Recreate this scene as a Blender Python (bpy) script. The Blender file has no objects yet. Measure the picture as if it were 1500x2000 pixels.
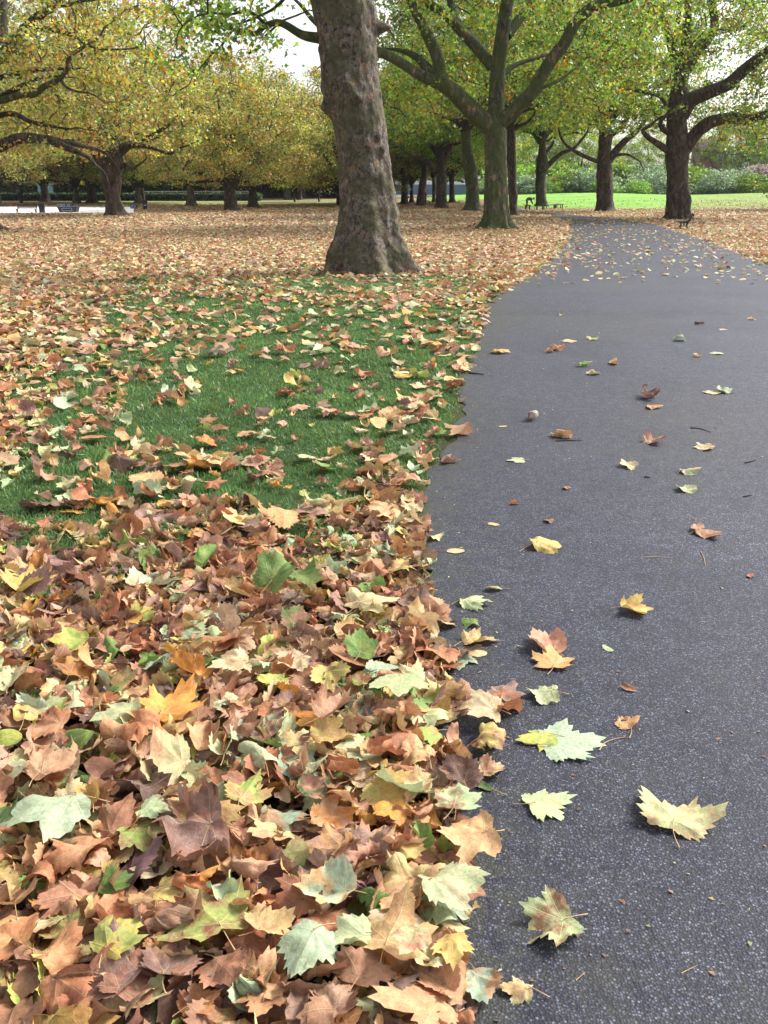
import bpy, bmesh, math, random
import numpy as np
from mathutils import Vector, noise
R = math.radians
sc = bpy.context.scene
col = sc.collection

# ------------------------------------------------------------------ camera
F, H0, PITCH = 1750.0, 1.55, R(19.74)
cam_d = bpy.data.cameras.new('camera'); cam = bpy.data.objects.new('camera', cam_d); col.objects.link(cam)
cam_d.sensor_fit = 'VERTICAL'; cam_d.sensor_height = 36.0; cam_d.lens = F/2000*36.0
cam_d.clip_start = 0.05; cam_d.clip_end = 3000
cam.location = (0, 0, H0); cam.rotation_euler = (R(90)-PITCH, 0, 0)
sc.camera = cam
# ------------------------------------------------------------------ light
SUN_EL, SUN_AZ = R(42), R(62)          # azimuth clockwise from +Y (the way we look)
world = bpy.data.worlds.new("World"); sc.world = world; world.use_nodes = True
nt = world.node_tree; nt.nodes.clear()
sky = nt.nodes.new('ShaderNodeTexSky'); sky.sky_type = 'NISHITA'; sky.sun_disc = False
sky.sun_elevation = SUN_EL; sky.sun_rotation = SUN_AZ; sky.dust_density = 4.0; sky.air_density = 1.0
hs = nt.nodes.new('ShaderNodeHueSaturation'); hs.inputs['Saturation'].default_value = 0.25; hs.inputs['Value'].default_value = 1.0
bg = nt.nodes.new('ShaderNodeBackground'); bg.inputs['Strength'].default_value = 0.15
wo = nt.nodes.new('ShaderNodeOutputWorld')
nt.links.new(sky.outputs[0], hs.inputs['Color']); nt.links.new(hs.outputs[0], bg.inputs['Color']); nt.links.new(bg.outputs[0], wo.inputs['Surface'])
sun_d = bpy.data.lights.new('sun', 'SUN'); sun = bpy.data.objects.new('sun', sun_d); col.objects.link(sun)
sun_d.energy = 2.5; sun_d.angle = R(15); sun_d.color = (1.0, 0.95, 0.88)
sd = Vector((math.sin(SUN_AZ)*math.cos(SUN_EL), math.cos(SUN_AZ)*math.cos(SUN_EL), math.sin(SUN_EL)))
sun.rotation_euler = sd.to_track_quat('Z', 'Y').to_euler(); sun.location = sd*100
sc.view_settings.view_transform = 'Standard'; sc.view_settings.look = 'None'
sc.view_settings.gamma = 1.0; sc.view_settings.exposure = 1.08
sc.cycles.max_bounces = 6; sc.cycles.diffuse_bounces = 3; sc.cycles.glossy_bounces = 2; sc.cycles.transmission_bounces = 4

# ------------------------------------------------------------------ projection, terrain
def ss(a, b, x):
    t = np.clip((np.asarray(x, float)-a)/(b-a), 0, 1); return t*t*(3-2*t)
def zg(x, y):
    x = np.asarray(x, float); y = np.asarray(y, float)
    yy = np.maximum(y, 1.0)
    z = -0.3*ss(12, 40, y) + ss(98, 150, y)*(0.42 + 0.93*ss(0.0, 0.12, x/yy) + 0.16*np.sin(x*0.22+0.6)*ss(0.08, 0.12, x/yy))
    return z
FW = np.array([0, math.cos(PITCH), -math.sin(PITCH)]); UP = np.array([0, math.sin(PITCH), math.cos(PITCH)])
def ray(px, py):
    return FW + np.array([1.0, 0, 0])*(px-750)/F + UP*(1000-py)/F
def ground(px, py):
    d = ray(px, py)
    t = 0.5
    step = 0.05
    while t < 1200:
        p = d*t
        if H0+p[2] <= float(zg(p[0], p[1])):
            lo, hi = t-step, t
            for _ in range(30):
                m = (lo+hi)/2; p = d*m
                if H0+p[2] <= float(zg(p[0], p[1])): hi = m
                else: lo = m
            return Vector((d[0]*hi, d[1]*hi, H0+d[2]*hi))
        step = 0.05 + t*0.01
        t += step
    return Vector((d[0]*150, 150, 0))
def at(px, py, Y):
    d = ray(px, py); t = Y/d[1]
    return Vector((d[0]*t, Y, H0+d[2]*t))
def proj(P):
    P = np.asarray(P, float); q = P - np.array([0, 0, H0])
    dep = np.maximum(q@FW, 1e-3)
    return 750+F*q[..., 0]/dep, 1000-F*(q@UP)/dep, dep
def ppm(p):                                 # photo pixels per metre at a point
    return F/float(proj(np.array(p))[2])
def vnoise(x, y, s=1.0, seed=0):
    x = np.asarray(x, float)*s+seed*17.3; y = np.asarray(y, float)*s+seed*5.7
    xi = np.floor(x); yi = np.floor(y); fx = x-xi; fy = y-yi
    fx = fx*fx*(3-2*fx); fy = fy*fy*(3-2*fy)
    def h(a, b):
        v = np.sin(a*127.1+b*311.7+seed*13.1)*43758.5453; return v-np.floor(v)
    return (h(xi, yi)*(1-fx)+h(xi+1, yi)*fx)*(1-fy)+(h(xi, yi+1)*(1-fx)+h(xi+1, yi+1)*fx)*fy
EDGE = [(405, 960), (413, 1010), (418, 1060), (430, 1112), (445, 1116), (470, 1108), (510, 1078), (560, 1005), (600, 945), (690, 925), (780, 893), (880, 862), (940, 830), (1000, 820), (1120, 835), (1200, 850), (1300, 862), (1450, 880), (1640, 895), (1880, 900), (2100, 905)]
def edge_px(py): return np.interp(py, [e[0] for e in EDGE], [e[1] for e in EDGE])
REDGE = [(405, 990), (414, 1045), (419, 1100), (424, 1160), (430, 1215), (440, 1285), (450, 1310), (462, 1350), (480, 1400), (500, 1450), (520, 1500), (545, 1600)]
def redge_px(py): return np.interp(py, [e[0] for e in REDGE]+[600, 800, 1100, 2100], [e[1] for e in REDGE]+[1760, 2300, 2900, 5600])
def on_path(px, py): return (py > 408) & (px > edge_px(py)) & (px < redge_px(py))

# ------------------------------------------------------------------ mesh helpers
def tag(o, label=None, cat=None, group=None, kind=None):
    if label: o['label'] = label
    if cat: o['category'] = cat
    if group: o['group'] = group
    if kind: o['kind'] = kind
    return o
def link(name, me, parent=None, mat=None):
    o = bpy.data.objects.new(name, me); col.objects.link(o)
    if parent is not None: o.parent = parent
    if mat is not None: me.materials.append(mat)
    return o
def empty(name, loc=(0, 0, 0), rz=0.0):
    o = bpy.data.objects.new(name, None); col.objects.link(o); o.location = loc; o.rotation_euler = (0, 0, rz); o.empty_display_size = 0.3
    return o
def mesh_np(name, V, Fc, cols=None, cols2=None, uv=None, smooth=True):
    """Fc: (n,k) array of faces of one size, or list of such arrays."""
    me = bpy.data.meshes.new(name)
    V = np.asarray(V, np.float32)
    Fs = Fc if isinstance(Fc, list) else [Fc]
    Fs = [np.asarray(f, np.int32) for f in Fs if len(f)]
    loops = np.concatenate([f.ravel() for f in Fs]); tot = np.concatenate([np.full(len(f), f.shape[1], np.int32) for f in Fs])
    st = np.concatenate([[0], np.cumsum(tot)[:-1]]).astype(np.int32)
    me.vertices.add(len(V)); me.vertices.foreach_set('co', V.ravel())
    me.loops.add(len(loops)); me.loops.foreach_set('vertex_index', loops)
    me.polygons.add(len(tot)); me.polygons.foreach_set('loop_start', st); me.polygons.foreach_set('loop_total', tot)
    if smooth: me.polygons.foreach_set('use_smooth', np.ones(len(tot), bool))
    for nm, c in (('col', cols), ('col2', cols2)):
        if c is not None:
            a = me.color_attributes.new(nm, 'FLOAT_COLOR', 'POINT')
            c4 = np.ones((len(V), 4), np.float32); c4[:, :3] = c; a.data.foreach_set('color', c4.ravel())
    if uv is not None:
        u = me.uv_layers.new(name='vein'); u.data.foreach_set('uv', np.asarray(uv, np.float32)[loops].ravel())
    me.update(calc_edges=True); me.validate(clean_customdata=False)
    return me
class MB:
    """Collects boxes, bars and tubes into one mesh."""
    def __init__(s): s.v = []; s.f = []
    def add(s, V, Fs):
        n = len(s.v); s.v += [tuple(v) for v in V]; s.f += [tuple(i+n for i in f) for f in Fs]; return s
    def box(s, c, d, rz=0.0, taper=1.0):
        cx, cy, cz = c; a, b, h = d[0]/2, d[1]/2, d[2]/2; V = []
        for k, z in ((taper, -h), (1.0, h)):
            for x, y in ((-a, -b), (a, -b), (a, b), (-a, b)):
                x *= k; y *= k
                V.append((cx+x*math.cos(rz)-y*math.sin(rz), cy+x*math.sin(rz)+y*math.cos(rz), cz+z))
        return s.add(V, [(3, 2, 1, 0), (4, 5, 6, 7), (0, 1, 5, 4), (1, 2, 6, 5), (2, 3, 7, 6), (3, 0, 4, 7)])
    def tube(s, P, r, n=6):
        V, Fq = tube(P, r, n); return s.add(V, [tuple(f) for f in Fq]+[tuple(range(n))[::-1], tuple(range(len(V)-n, len(V)))])
    def build(s, name, mat, parent=None, smooth=False, bevel=0.0):
        me = bpy.data.meshes.new(name); me.from_pydata(s.v, [], s.f); me.update()
        if smooth: me.polygons.foreach_set('use_smooth', [True]*len(me.polygons))
        o = link(name, me, parent, mat)
        if bevel: m = o.modifiers.new('bevel', 'BEVEL'); m.width = bevel; m.segments = 2
        return o
def tube(P, r, n=8, bump=0.0, seed=0):
    P = np.asarray([tuple(p) for p in P], float); m = len(P)
    r = np.interp(np.linspace(0, 1, m), np.linspace(0, 1, len(r)), r) if hasattr(r, '__len__') else np.full(m, r)
    T = np.gradient(P, axis=0); T /= np.linalg.norm(T, axis=1)[:, None]+1e-9
    ref = np.array([0.0, 1, 0.1]) if abs(T[0][2]) > 0.7 else np.array([0, 0, 1.0])
    N = np.cross(T[0], ref); N /= np.linalg.norm(N)
    a = np.linspace(0, 2*math.pi, n, endpoint=False); V = np.zeros((m, n, 3))
    for i in range(m):
        N = N-T[i]*np.dot(N, T[i]); N /= np.linalg.norm(N)+1e-9; B = np.cross(T[i], N)
        V[i] = P[i]+r[i]*(np.cos(a)[:, None]*N+np.sin(a)[:, None]*B)
    if bump:
        for i in range(m):
            for j in range(n):
                v = V[i, j]; d = v-P[i]
                k = noise.noise(Vector(v*1.1)+Vector((seed, 0, 0)))*0.6+noise.noise(Vector(v*3.2)+Vector((seed, 9, 0)))*0.4
                V[i, j] = P[i]+d*(1+bump*k)
    q = np.arange(m*n).reshape(m, n); nx = np.roll(q, -1, axis=1)
    Fq = np.stack([q[:-1], nx[:-1], nx[1:], q[1:]], -1).reshape(-1, 4)
    return V.reshape(-1, 3), Fq
def smooth_path(P, sub=5):
    P = [Vector(p) for p in P]; out = []
    Q = [P[0]*2-P[1]]+P+[P[-1]*2-P[-2]]
    for i in range(1, len(Q)-2):
        a, b, c, d = Q[i-1:i+3]
        for k in range(sub):
            t = k/sub
            out.append(0.5*((2*b)+(c-a)*t+(2*a-5*b+4*c-d)*t*t+(3*b-a-3*c+d)*t**3))
    out.append(P[-1]); return out

# ------------------------------------------------------------------ materials
def newmat(name):
    m = bpy.data.materials.new(name); m.use_nodes = True; t = m.node_tree; t.nodes.clear()
    o = t.nodes.new('ShaderNodeOutputMaterial'); b = t.nodes.new('ShaderNodeBsdfPrincipled'); t.links.new(b.outputs[0], o.inputs[0])
    return m, t, b, o
def N(t, ty, **kw):
    n = t.nodes.new(ty)
    for k, v in kw.items():
        if k in n.inputs.keys(): n.inputs[k].default_value = v
        else: setattr(n, k, v)
    return n
def L(t, a, b): t.links.new(a, b)
def M(t, op, a, b=None, c=None, clamp=False):
    n = t.nodes.new('ShaderNodeMath'); n.operation = op; n.use_clamp = clamp
    for i, v in enumerate((a, b, c)):
        if v is None: continue
        if isinstance(v, (int, float)): n.inputs[i].default_value = v
        else: t.links.new(v, n.inputs[i])
    return n.outputs[0]
def mixc(t, f, a, b, bt='MIX'):
    n = t.nodes.new('ShaderNodeMix'); n.data_type = 'RGBA'; n.blend_type = bt
    for s, v in ((n.inputs[0], f), (n.inputs[6], a), (n.inputs[7], b)):
        if isinstance(v, (int, float)): s.default_value = v
        elif isinstance(v, tuple): s.default_value = (*v, 1) if len(v) == 3 else v
        else: t.links.new(v, s)
    return n.outputs[2]
def ramp(t, f, stops, interp='LINEAR'):
    n = t.nodes.new('ShaderNodeValToRGB'); n.color_ramp.interpolation = interp; e = n.color_ramp.elements
    while len(e) < len(stops): e.new(0.5)
    for i, (p, c) in enumerate(stops): e[i].position = p; e[i].color = (*c, 1) if len(c) == 3 else c
    t.links.new(f, n.inputs[0]); return n.outputs[0]
def simple(name, c, rough=0.6, metal=0.0, var=0.15, scale=8.0):
    m, t, b, o = newmat(name)
    nz = N(t, 'ShaderNodeTexNoise', Scale=scale, Detail=5.0); tc = N(t, 'ShaderNodeTexCoord'); L(t, tc.outputs['Object'], nz.inputs['Vector'])
    cc = mixc(t, nz.outputs[0], tuple(x*(1-var) for x in c), tuple(min(1, x*(1+var)) for x in c))
    L(t, cc, b.inputs['Base Color']); b.inputs['Roughness'].default_value = rough; b.inputs['Metallic'].default_value = metal
    return m
def bark_mat(name, base, light, dark, moss, moss_amt, scale=1.0, tan=(0.33, 0.2, 0.12), zs=0.45):
    m, t, b, o = newmat(name)
    g = N(t, 'ShaderNodeNewGeometry'); tc = g.outputs['Position']
    st = N(t, 'ShaderNodeMapping'); L(t, tc, st.inputs[0]); st.inputs['Scale'].default_value = (1, 1, zs)
    n1 = N(t, 'ShaderNodeTexNoise', Scale=3.0*scale, Detail=6.0, Roughness=0.65); L(t, st.outputs[0], n1.inputs[0])
    n2 = N(t, 'ShaderNodeTexNoise', Scale=9.0*scale, Detail=6.0, Roughness=0.7); L(t, st.outputs[0], n2.inputs[0])
    n3 = N(t, 'ShaderNodeTexNoise', Scale=1.3*scale, Detail=5.0, Roughness=0.6); L(t, tc, n3.inputs[0])
    v = N(t, 'ShaderNodeTexVoronoi', Scale=7.0*scale); 
    dis = mixc(t, 0.25, st.outputs[0], n2.outputs['Color'], 'ADD'); L(t, dis, v.inputs['Vector'])
    c = mixc(t, ramp(t, n1.outputs[0], [(0.35, (0, 0, 0)), (0.62, (1, 1, 1))]), base, light)
    c = mixc(t, ramp(t, n2.outputs[0], [(0.42, (1, 1, 1)), (0.56, (0, 0, 0))]), c, dark)
    sep = N(t, 'ShaderNodeSeparateColor'); L(t, v.outputs['Color'], sep.inputs[0])
    c = mixc(t, M(t, 'MULTIPLY', M(t, 'GREATER_THAN', sep.outputs[0], 0.86), 0.75), c, tan)
    c = mixc(t, M(t, 'MULTIPLY', M(t, 'LESS_THAN', sep.outputs[1], 0.25), 0.6), c, tuple(x*0.45 for x in base))
    c = mixc(t, M(t, 'MULTIPLY', M(t, 'GREATER_THAN', sep.outputs[2], 0.78), 0.5), c, tuple(x*1.15 for x in light))
    ve = N(t, 'ShaderNodeTexVoronoi', Scale=7.0*scale, feature='DISTANCE_TO_EDGE'); L(t, dis, ve.inputs['Vector'])
    c = mixc(t, ramp(t, ve.outputs['Distance'], [(0.0, (0.75, 0.75, 0.75)), (0.06, (0, 0, 0))]), c, tuple(x*0.6 for x in dark))
    mm = ramp(t, n3.outputs[0], [(0.58-0.25*moss_amt, (0, 0, 0)), (0.72-0.2*moss_amt, (1, 1, 1))])
    c = mixc(t, M(t, 'MULTIPLY', mm, 0.75), c, moss)
    L(t, c, b.inputs['Base Color']); b.inputs['Roughness'].default_value = 0.85; b.inputs['Specular IOR Level'].default_value = 0.25
    bp = N(t, 'ShaderNodeBump', Strength=1.0, Distance=0.05)
    h = M(t, 'ADD', M(t, 'MULTIPLY', n2.outputs[0], 1.0), M(t, 'MULTIPLY', n1.outputs[0], 1.2)); h = M(t, 'ADD', h, M(t, 'MULTIPLY', v.outputs['Distance'], 0.35))
    L(t, h, bp.inputs['Height']); L(t, bp.outputs[0], b.inputs['Normal'])
    return m
BARK_MAIN = bark_mat('bark_grey_brown', (0.15, 0.122, 0.105), (0.26, 0.22, 0.185), (0.042, 0.030, 0.027), (0.10, 0.098, 0.05), 0.6, 1.7, (0.28, 0.17, 0.10), 0.85)
BARK_MOSS = bark_mat('bark_mossy', (0.075, 0.068, 0.05), (0.14, 0.13, 0.10), (0.03, 0.026, 0.02), (0.05, 0.075, 0.018), 0.9, 1.0)
BARK_DARK = bark_mat('bark_dark', (0.060, 0.045, 0.037), (0.12, 0.094, 0.075), (0.020, 0.015, 0.013), (0.042, 0.045, 0.018), 0.3, 0.8, (0.09, 0.055, 0.04))
BARK_PALE = bark_mat('bark_pale', (0.11, 0.10, 0.085), (0.18, 0.165, 0.14), (0.05, 0.04, 0.035), (0.1, 0.1, 0.05), 0.3, 0.7)
TWIG = simple('twig_bark', (0.035, 0.03, 0.023), 0.9)
STALK = simple('leaf_stalk', (0.38, 0.24, 0.11), 0.6, var=0.3, scale=40)
def crown_mat():
    m, t, b, o = newmat('tree_leaf')
    a = N(t, 'ShaderNodeAttribute', attribute_name='col')
    b.inputs['Roughness'].default_value = 0.42; b.inputs['Specular IOR Level'].default_value = 0.45
    L(t, a.outputs['Color'], b.inputs['Base Color'])
    tr = N(t, 'ShaderNodeBsdfTranslucent'); hs = N(t, 'ShaderNodeHueSaturation', Saturation=1.15, Value=1.25); L(t, a.outputs['Color'], hs.inputs['Color']); L(t, hs.outputs[0], tr.inputs['Color'])
    mx = N(t, 'ShaderNodeMixShader'); mx.inputs[0].default_value = 0.42; L(t, b.outputs[0], mx.inputs[1]); L(t, tr.outputs[0], mx.inputs[2]); L(t, mx.outputs[0], o.inputs[0])
    return m
CROWN = crown_mat()
def litter_mat():
    m, t, b, o = newmat('dry_leaf')
    a = N(t, 'ShaderNodeAttribute', attribute_name='col'); a2 = N(t, 'ShaderNodeAttribute', attribute_name='col2')
    g = N(t, 'ShaderNodeNewGeometry'); uv = N(t, 'ShaderNodeUVMap', uv_map='vein'); sx = N(t, 'ShaderNodeSeparateXYZ'); L(t, uv.outputs[0], sx.inputs[0])
    al, pe = sx.outputs[0], sx.outputs[1]
    n1 = N(t, 'ShaderNodeTexNoise', Scale=16.0, Detail=5.0, Roughness=0.6); L(t, g.outputs['Position'], n1.inputs[0])
    n2 = N(t, 'ShaderNodeTexNoise', Scale=90.0, Detail=4.0, Roughness=0.65); L(t, g.outputs['Position'], n2.inputs[0])
    n3 = N(t, 'ShaderNodeTexNoise', Scale=260.0, Detail=3.0, Roughness=0.6); L(t, g.outputs['Position'], n3.inputs[0])
    c = mixc(t, ramp(t, n1.outputs[0], [(0.44, (0, 0, 0)), (0.60, (1, 1, 1))]), a.outputs['Color'], a2.outputs['Color'])
    c = mixc(t, ramp(t, n2.outputs[0], [(0.30, (0, 0, 0)), (0.72, (1, 1, 1))]), mixc(t, 1.0, c, (0.74, 0.68, 0.66), 'MULTIPLY'), mixc(t, 1.0, c, (1.16, 1.16, 1.14), 'MULTIPLY'))
    # specks of decay
    c = mixc(t, M(t, 'MULTIPLY', ramp(t, n3.outputs[0], [(0.66, (0, 0, 0)), (0.72, (1, 1, 1))]), 0.45), c, (0.12, 0.06, 0.04))
    # veins: along / perpendicular distances are stored in the uv map
    w = M(t, 'MULTIPLY_ADD', al, -0.010, 0.016)
    main = M(t, 'SUBTRACT', 1.0, M(t, 'DIVIDE', pe, w, clamp=True))
    s = M(t, 'FRACT', M(t, 'MULTIPLY', M(t, 'SUBTRACT', al, M(t, 'MULTIPLY', pe, 0.75)), 7.5))
    sec = M(t, 'SUBTRACT', 1.0, M(t, 'MULTIPLY', M(t, 'ABSOLUTE', M(t, 'SUBTRACT', s, 0.5)), 13.0), clamp=True)
    sec = M(t, 'MULTIPLY', sec, 0.42)
    vein = M(t, 'MAXIMUM', M(t, 'MULTIPLY', main, 0.85), sec)
    vc = mixc(t, 0.55, mixc(t, 1.0, a.outputs['Color'], (1.25, 1.2, 1.0), 'MULTIPLY'), (0.62, 0.55, 0.33))
    c = mixc(t, M(t, 'MULTIPLY', vein, 0.6), c, vc)
    L(t, c, b.inputs['Base Color']); b.inputs['Roughness'].default_value = 0.6; b.inputs['Specular IOR Level'].default_value = 0.28
    bp = N(t, 'ShaderNodeBump', Strength=0.55, Distance=0.0022)
    L(t, M(t, 'ADD', M(t, 'MULTIPLY', vein, -0.8), M(t, 'MULTIPLY', n2.outputs[0], 1.8)), bp.inputs['Height']); L(t, bp.outputs[0], b.inputs['Normal'])
    tr = N(t, 'ShaderNodeBsdfTranslucent'); L(t, c, tr.inputs['Color'])
    mx = N(t, 'ShaderNodeMixShader'); mx.inputs[0].default_value = 0.22; L(t, b.outputs[0], mx.inputs[1]); L(t, tr.outputs[0], mx.inputs[2]); L(t, mx.outputs[0], o.inputs[0])
    return m
DRY = litter_mat()
def asphalt_mat():
    m, t, b, o = newmat('asphalt')
    g = N(t, 'ShaderNodeNewGeometry'); P = g.outputs['Position']
    v = N(t, 'ShaderNodeTexVoronoi', Scale=165.0, Randomness=1.0); L(t, P, v.inputs['Vector'])
    v2 = N(t, 'ShaderNodeTexVoronoi', Scale=290.0, Randomness=1.0); L(t, P, v2.inputs['Vector'])
    s1 = N(t, 'ShaderNodeSeparateColor'); L(t, v.outputs['Color'], s1.inputs[0]); s2 = N(t, 'ShaderNodeSeparateColor'); L(t, v2.outputs['Color'], s2.inputs[0])
    big = N(t, 'ShaderNodeTexNoise', Scale=0.8, Detail=7.0, Roughness=0.62, Distortion=0.6); L(t, P, big.inputs[0])
    mid = N(t, 'ShaderNodeTexNoise', Scale=11.0, Detail=7.0, Roughness=0.75); L(t, P, mid.inputs[0])
    st = N(t, 'ShaderNodeTexNoise', Scale=2.3, Detail=6.0, Roughness=0.7, Distortion=1.2); L(t, P, st.inputs[0])
    stone = ramp(t, s1.outputs[0], [(0.0, (0.006, 0.008, 0.019)), (0.3, (0.014, 0.018, 0.040)), (0.6, (0.046, 0.054, 0.100)), (0.85, (0.13, 0.142, 0.215)), (1.0, (0.28, 0.29, 0.37))])
    stone2 = ramp(t, s2.outputs[0], [(0.0, (0.010, 0.010, 0.018)), (0.6, (0.032, 0.034, 0.055)), (0.93, (0.085, 0.09, 0.13)), (1.0, (0.2, 0.18, 0.18))])
    c = mixc(t, 0.35, stone, stone2)
    c = mixc(t, ramp(t, v.outputs['Distance'], [(0.30, (0, 0, 0)), (0.55, (0.9, 0.9, 0.9))]), c, (0.006, 0.008, 0.017))
    c = mixc(t, 1.0, c, ramp(t, mid.outputs[0], [(0.3, (0.52, 0.52, 0.56)), (0.7, (1.42, 1.42, 1.38))]), 'MULTIPLY')
    c = mixc(t, 1.0, c, ramp(t, big.outputs[0], [(0.32, (0.70, 0.72, 0.80)), (0.68, (1.28, 1.22, 1.16))]), 'MULTIPLY')
    c = mixc(t, M(t, 'MULTIPLY', ramp(t, st.outputs[0], [(0.56, (0, 0, 0)), (0.68, (1, 1, 1))]), 0.35), c, (0.034, 0.034, 0.022))
    a = N(t, 'ShaderNodeAttribute', attribute_name='col'); sa = N(t, 'ShaderNodeSeparateColor'); L(t, a.outputs['Color'], sa.inputs[0])
    mo = M(t, 'MULTIPLY', ramp(t, mid.outputs[0], [(0.42, (0, 0, 0)), (0.56, (1, 1, 1))]), sa.outputs[0])
    c = mixc(t, M(t, 'MULTIPLY', mo, 0.8), c, (0.036, 0.038, 0.016))
    L(t, c, b.inputs['Base Color']); b.inputs['Roughness'].default_value = 0.7; b.inputs['Specular IOR Level'].default_value = 0.35
    bp = N(t, 'ShaderNodeBump', Strength=0.55, Distance=0.003)
    h = M(t, 'ADD', M(t, 'MULTIPLY', v.outputs['Distance'], -1.0), M(t, 'MULTIPLY', s1.outputs[1], 0.5)); L(t, h, bp.inputs['Height']); L(t, bp.outputs[0], b.inputs['Normal'])
    return m
def ground_mat():
    m, t, b, o = newmat('park_ground')
    g = N(t, 'ShaderNodeNewGeometry'); P = g.outputs['Position']
    a = N(t, 'ShaderNodeAttribute', attribute_name='col'); sa = N(t, 'ShaderNodeSeparateColor'); L(t, a.outputs['Color'], sa.inputs[0])
    dens, lawn, soil = sa.outputs[0], sa.outputs[1], sa.outputs[2]
    n1 = N(t, 'ShaderNodeTexNoise', Scale=3.0, Detail=8.0, Roughness=0.7); L(t, P, n1.inputs[0])
    n2 = N(t, 'ShaderNodeTexNoise', Scale=60.0, Detail=5.0, Roughness=0.7); L(t, P, n2.inputs[0])
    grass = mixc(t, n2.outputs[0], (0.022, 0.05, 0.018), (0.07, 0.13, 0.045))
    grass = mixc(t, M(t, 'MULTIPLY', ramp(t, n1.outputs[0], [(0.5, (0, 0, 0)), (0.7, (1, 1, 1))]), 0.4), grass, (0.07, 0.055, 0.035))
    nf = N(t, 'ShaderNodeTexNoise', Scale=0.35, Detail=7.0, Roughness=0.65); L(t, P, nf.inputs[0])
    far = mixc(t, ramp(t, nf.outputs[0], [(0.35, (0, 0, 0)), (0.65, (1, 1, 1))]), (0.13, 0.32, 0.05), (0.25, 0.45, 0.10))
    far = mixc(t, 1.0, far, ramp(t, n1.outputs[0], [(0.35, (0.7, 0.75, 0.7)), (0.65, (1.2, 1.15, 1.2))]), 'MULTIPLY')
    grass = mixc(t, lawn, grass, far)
    v = N(t, 'ShaderNodeTexVoronoi', Scale=8.5, Randomness=1.0); ds = mixc(t, 0.06, P, n2.outputs['Color'], 'ADD'); L(t, ds, v.inputs['Vector'])
    sv = N(t, 'ShaderNodeSeparateColor'); L(t, v.outputs['Color'], sv.inputs[0])
    leaf = ramp(t, sv.outputs[0], [(0.0, (0.10, 0.055, 0.04)), (0.2, (0.26, 0.14, 0.09)), (0.45, (0.42, 0.24, 0.15)), (0.68, (0.55, 0.38, 0.22)), (0.85, (0.58, 0.52, 0.32)), (1.0, (0.45, 0.33, 0.1))])
    leaf = mixc(t, 0.25, leaf, (0.55, 0.42, 0.35)); leaf = mixc(t, ramp(t, v.outputs['Distance'], [(0.42, (0, 0, 0)), (0.6, (1, 1, 1))]), leaf, (0.07, 0.045, 0.03))
    th = M(t, 'ADD', M(t, 'MULTIPLY', sv.outputs[1], 0.6), M(t, 'MULTIPLY', n1.outputs[0], 0.4))
    mk = M(t, 'LESS_THAN', th, dens)
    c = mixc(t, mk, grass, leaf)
    c = mixc(t, soil, c, (0.05, 0.033, 0.022))
    L(t, c, b.inputs['Base Color']); b.inputs['Roughness'].default_value = 0.95; b.inputs['Specular IOR Level'].default_value = 0.08
    bp = N(t, 'ShaderNodeBump', Strength=0.6, Distance=0.03); L(t, M(t, 'ADD', n2.outputs[0], sv.outputs[2]), bp.inputs['Height']); L(t, bp.outputs[0], b.inputs['Normal'])
    return m

# ------------------------------------------------------------------ ground sheet
def leaf_density(px, py, x, y, geo=True):
    """share of the turf hidden by fallen leaves"""
    d = np.full(np.shape(px), 0.93)
    n = vnoise(x, y, 1.6, 3)*0.5+vnoise(x, y, 0.55, 5)*0.5
    g = 1.05*np.exp(-((px-610)/370)**2-((py-860)/140)**2)+1.05*np.exp(-((px-720)/270)**2-((py-655)/95)**2)
    g += 0.85*np.exp(-((px-330)/260)**2-((py-950)/80)**2)+0.8*np.exp(-((px-90)/150)**2-((py-1040)/55)**2)+0.75*np.exp(-((px-700)/260)**2-((py-548)/18)**2)
    g += 0.6*np.exp(-((px-380)/260)**2-((py-635)/50)**2)+0.4*np.exp(-((px-250)/200)**2-((py-560)/40)**2)+0.5*np.exp(-((px-560)/200)**2-((py-760)/60)**2)
    g += 0.55*np.exp(-((px-260)/260)**2-((py-760)/110)**2)+0.45*np.exp(-((px-430)/330)**2-((py-600)/40)**2)+0.75*np.exp(-((px-250)/330)**2-((py-1000)/50)**2)+0.4*np.exp(-((px-60)/120)**2-((py-1060)/50)**2)
    fine = vnoise(x, y, 2.8, 31)*0.6+vnoise(x, y, 6.0, 32)*0.4
    d = d-np.minimum(g, 1.2)*(0.22+0.85*n)+(fine-0.5)*0.95*np.minimum(g, 0.9)
    ed = np.exp(-np.clip(edge_px(py)-px, 0, None)/(14+(py-400)*0.035))
    d = np.maximum(d, 0.75*ed*ss(560, 640, py))
    pe_ = py+0.10*(px-400)+45*(vnoise(x, y, 2.6, 21)-0.5)
    d = np.where(py > 940, np.maximum(d, ss(985, 1120, pe_)), d)
    d = np.where(py < 520, np.maximum(d, 0.9), d)
    return np.clip(d, 0.20, 1.0)
def pile_height(x, y, px=None, py=None):
    if px is None: px, py, _ = proj(np.stack([x, y, np.zeros_like(x)], -1))
    m = ss(1020, 1420, py+0.10*(px-400))*ss(-10, 90, edge_px(py)-px+25*(vnoise(x, y, 9, 8)-0.5))
    return m*(0.03+0.045*vnoise(x, y, 3.0, 11)+0.02*vnoise(x, y, 8.0, 12))
def grid_sheet(xs, ys):
    X, Y = np.meshgrid(xs, ys); Z = zg(X, Y); n = len(xs); m = len(ys)
    q = np.arange(n*m).reshape(m, n)
    return np.stack([X, Y, Z], -1).reshape(-1, 3), np.stack([q[:-1, :-1], q[:-1, 1:], q[1:, 1:], q[1:, :-1]], -1).reshape(-1, 4)
xs = np.concatenate([[-900, -500, -300, -200], np.arange(-150, -30, 4), np.arange(-30, -8, 1), np.arange(-8, 8, 0.2), np.arange(8, 30, 1), np.arange(30, 150, 4), [200, 300, 500, 900]])
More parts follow.
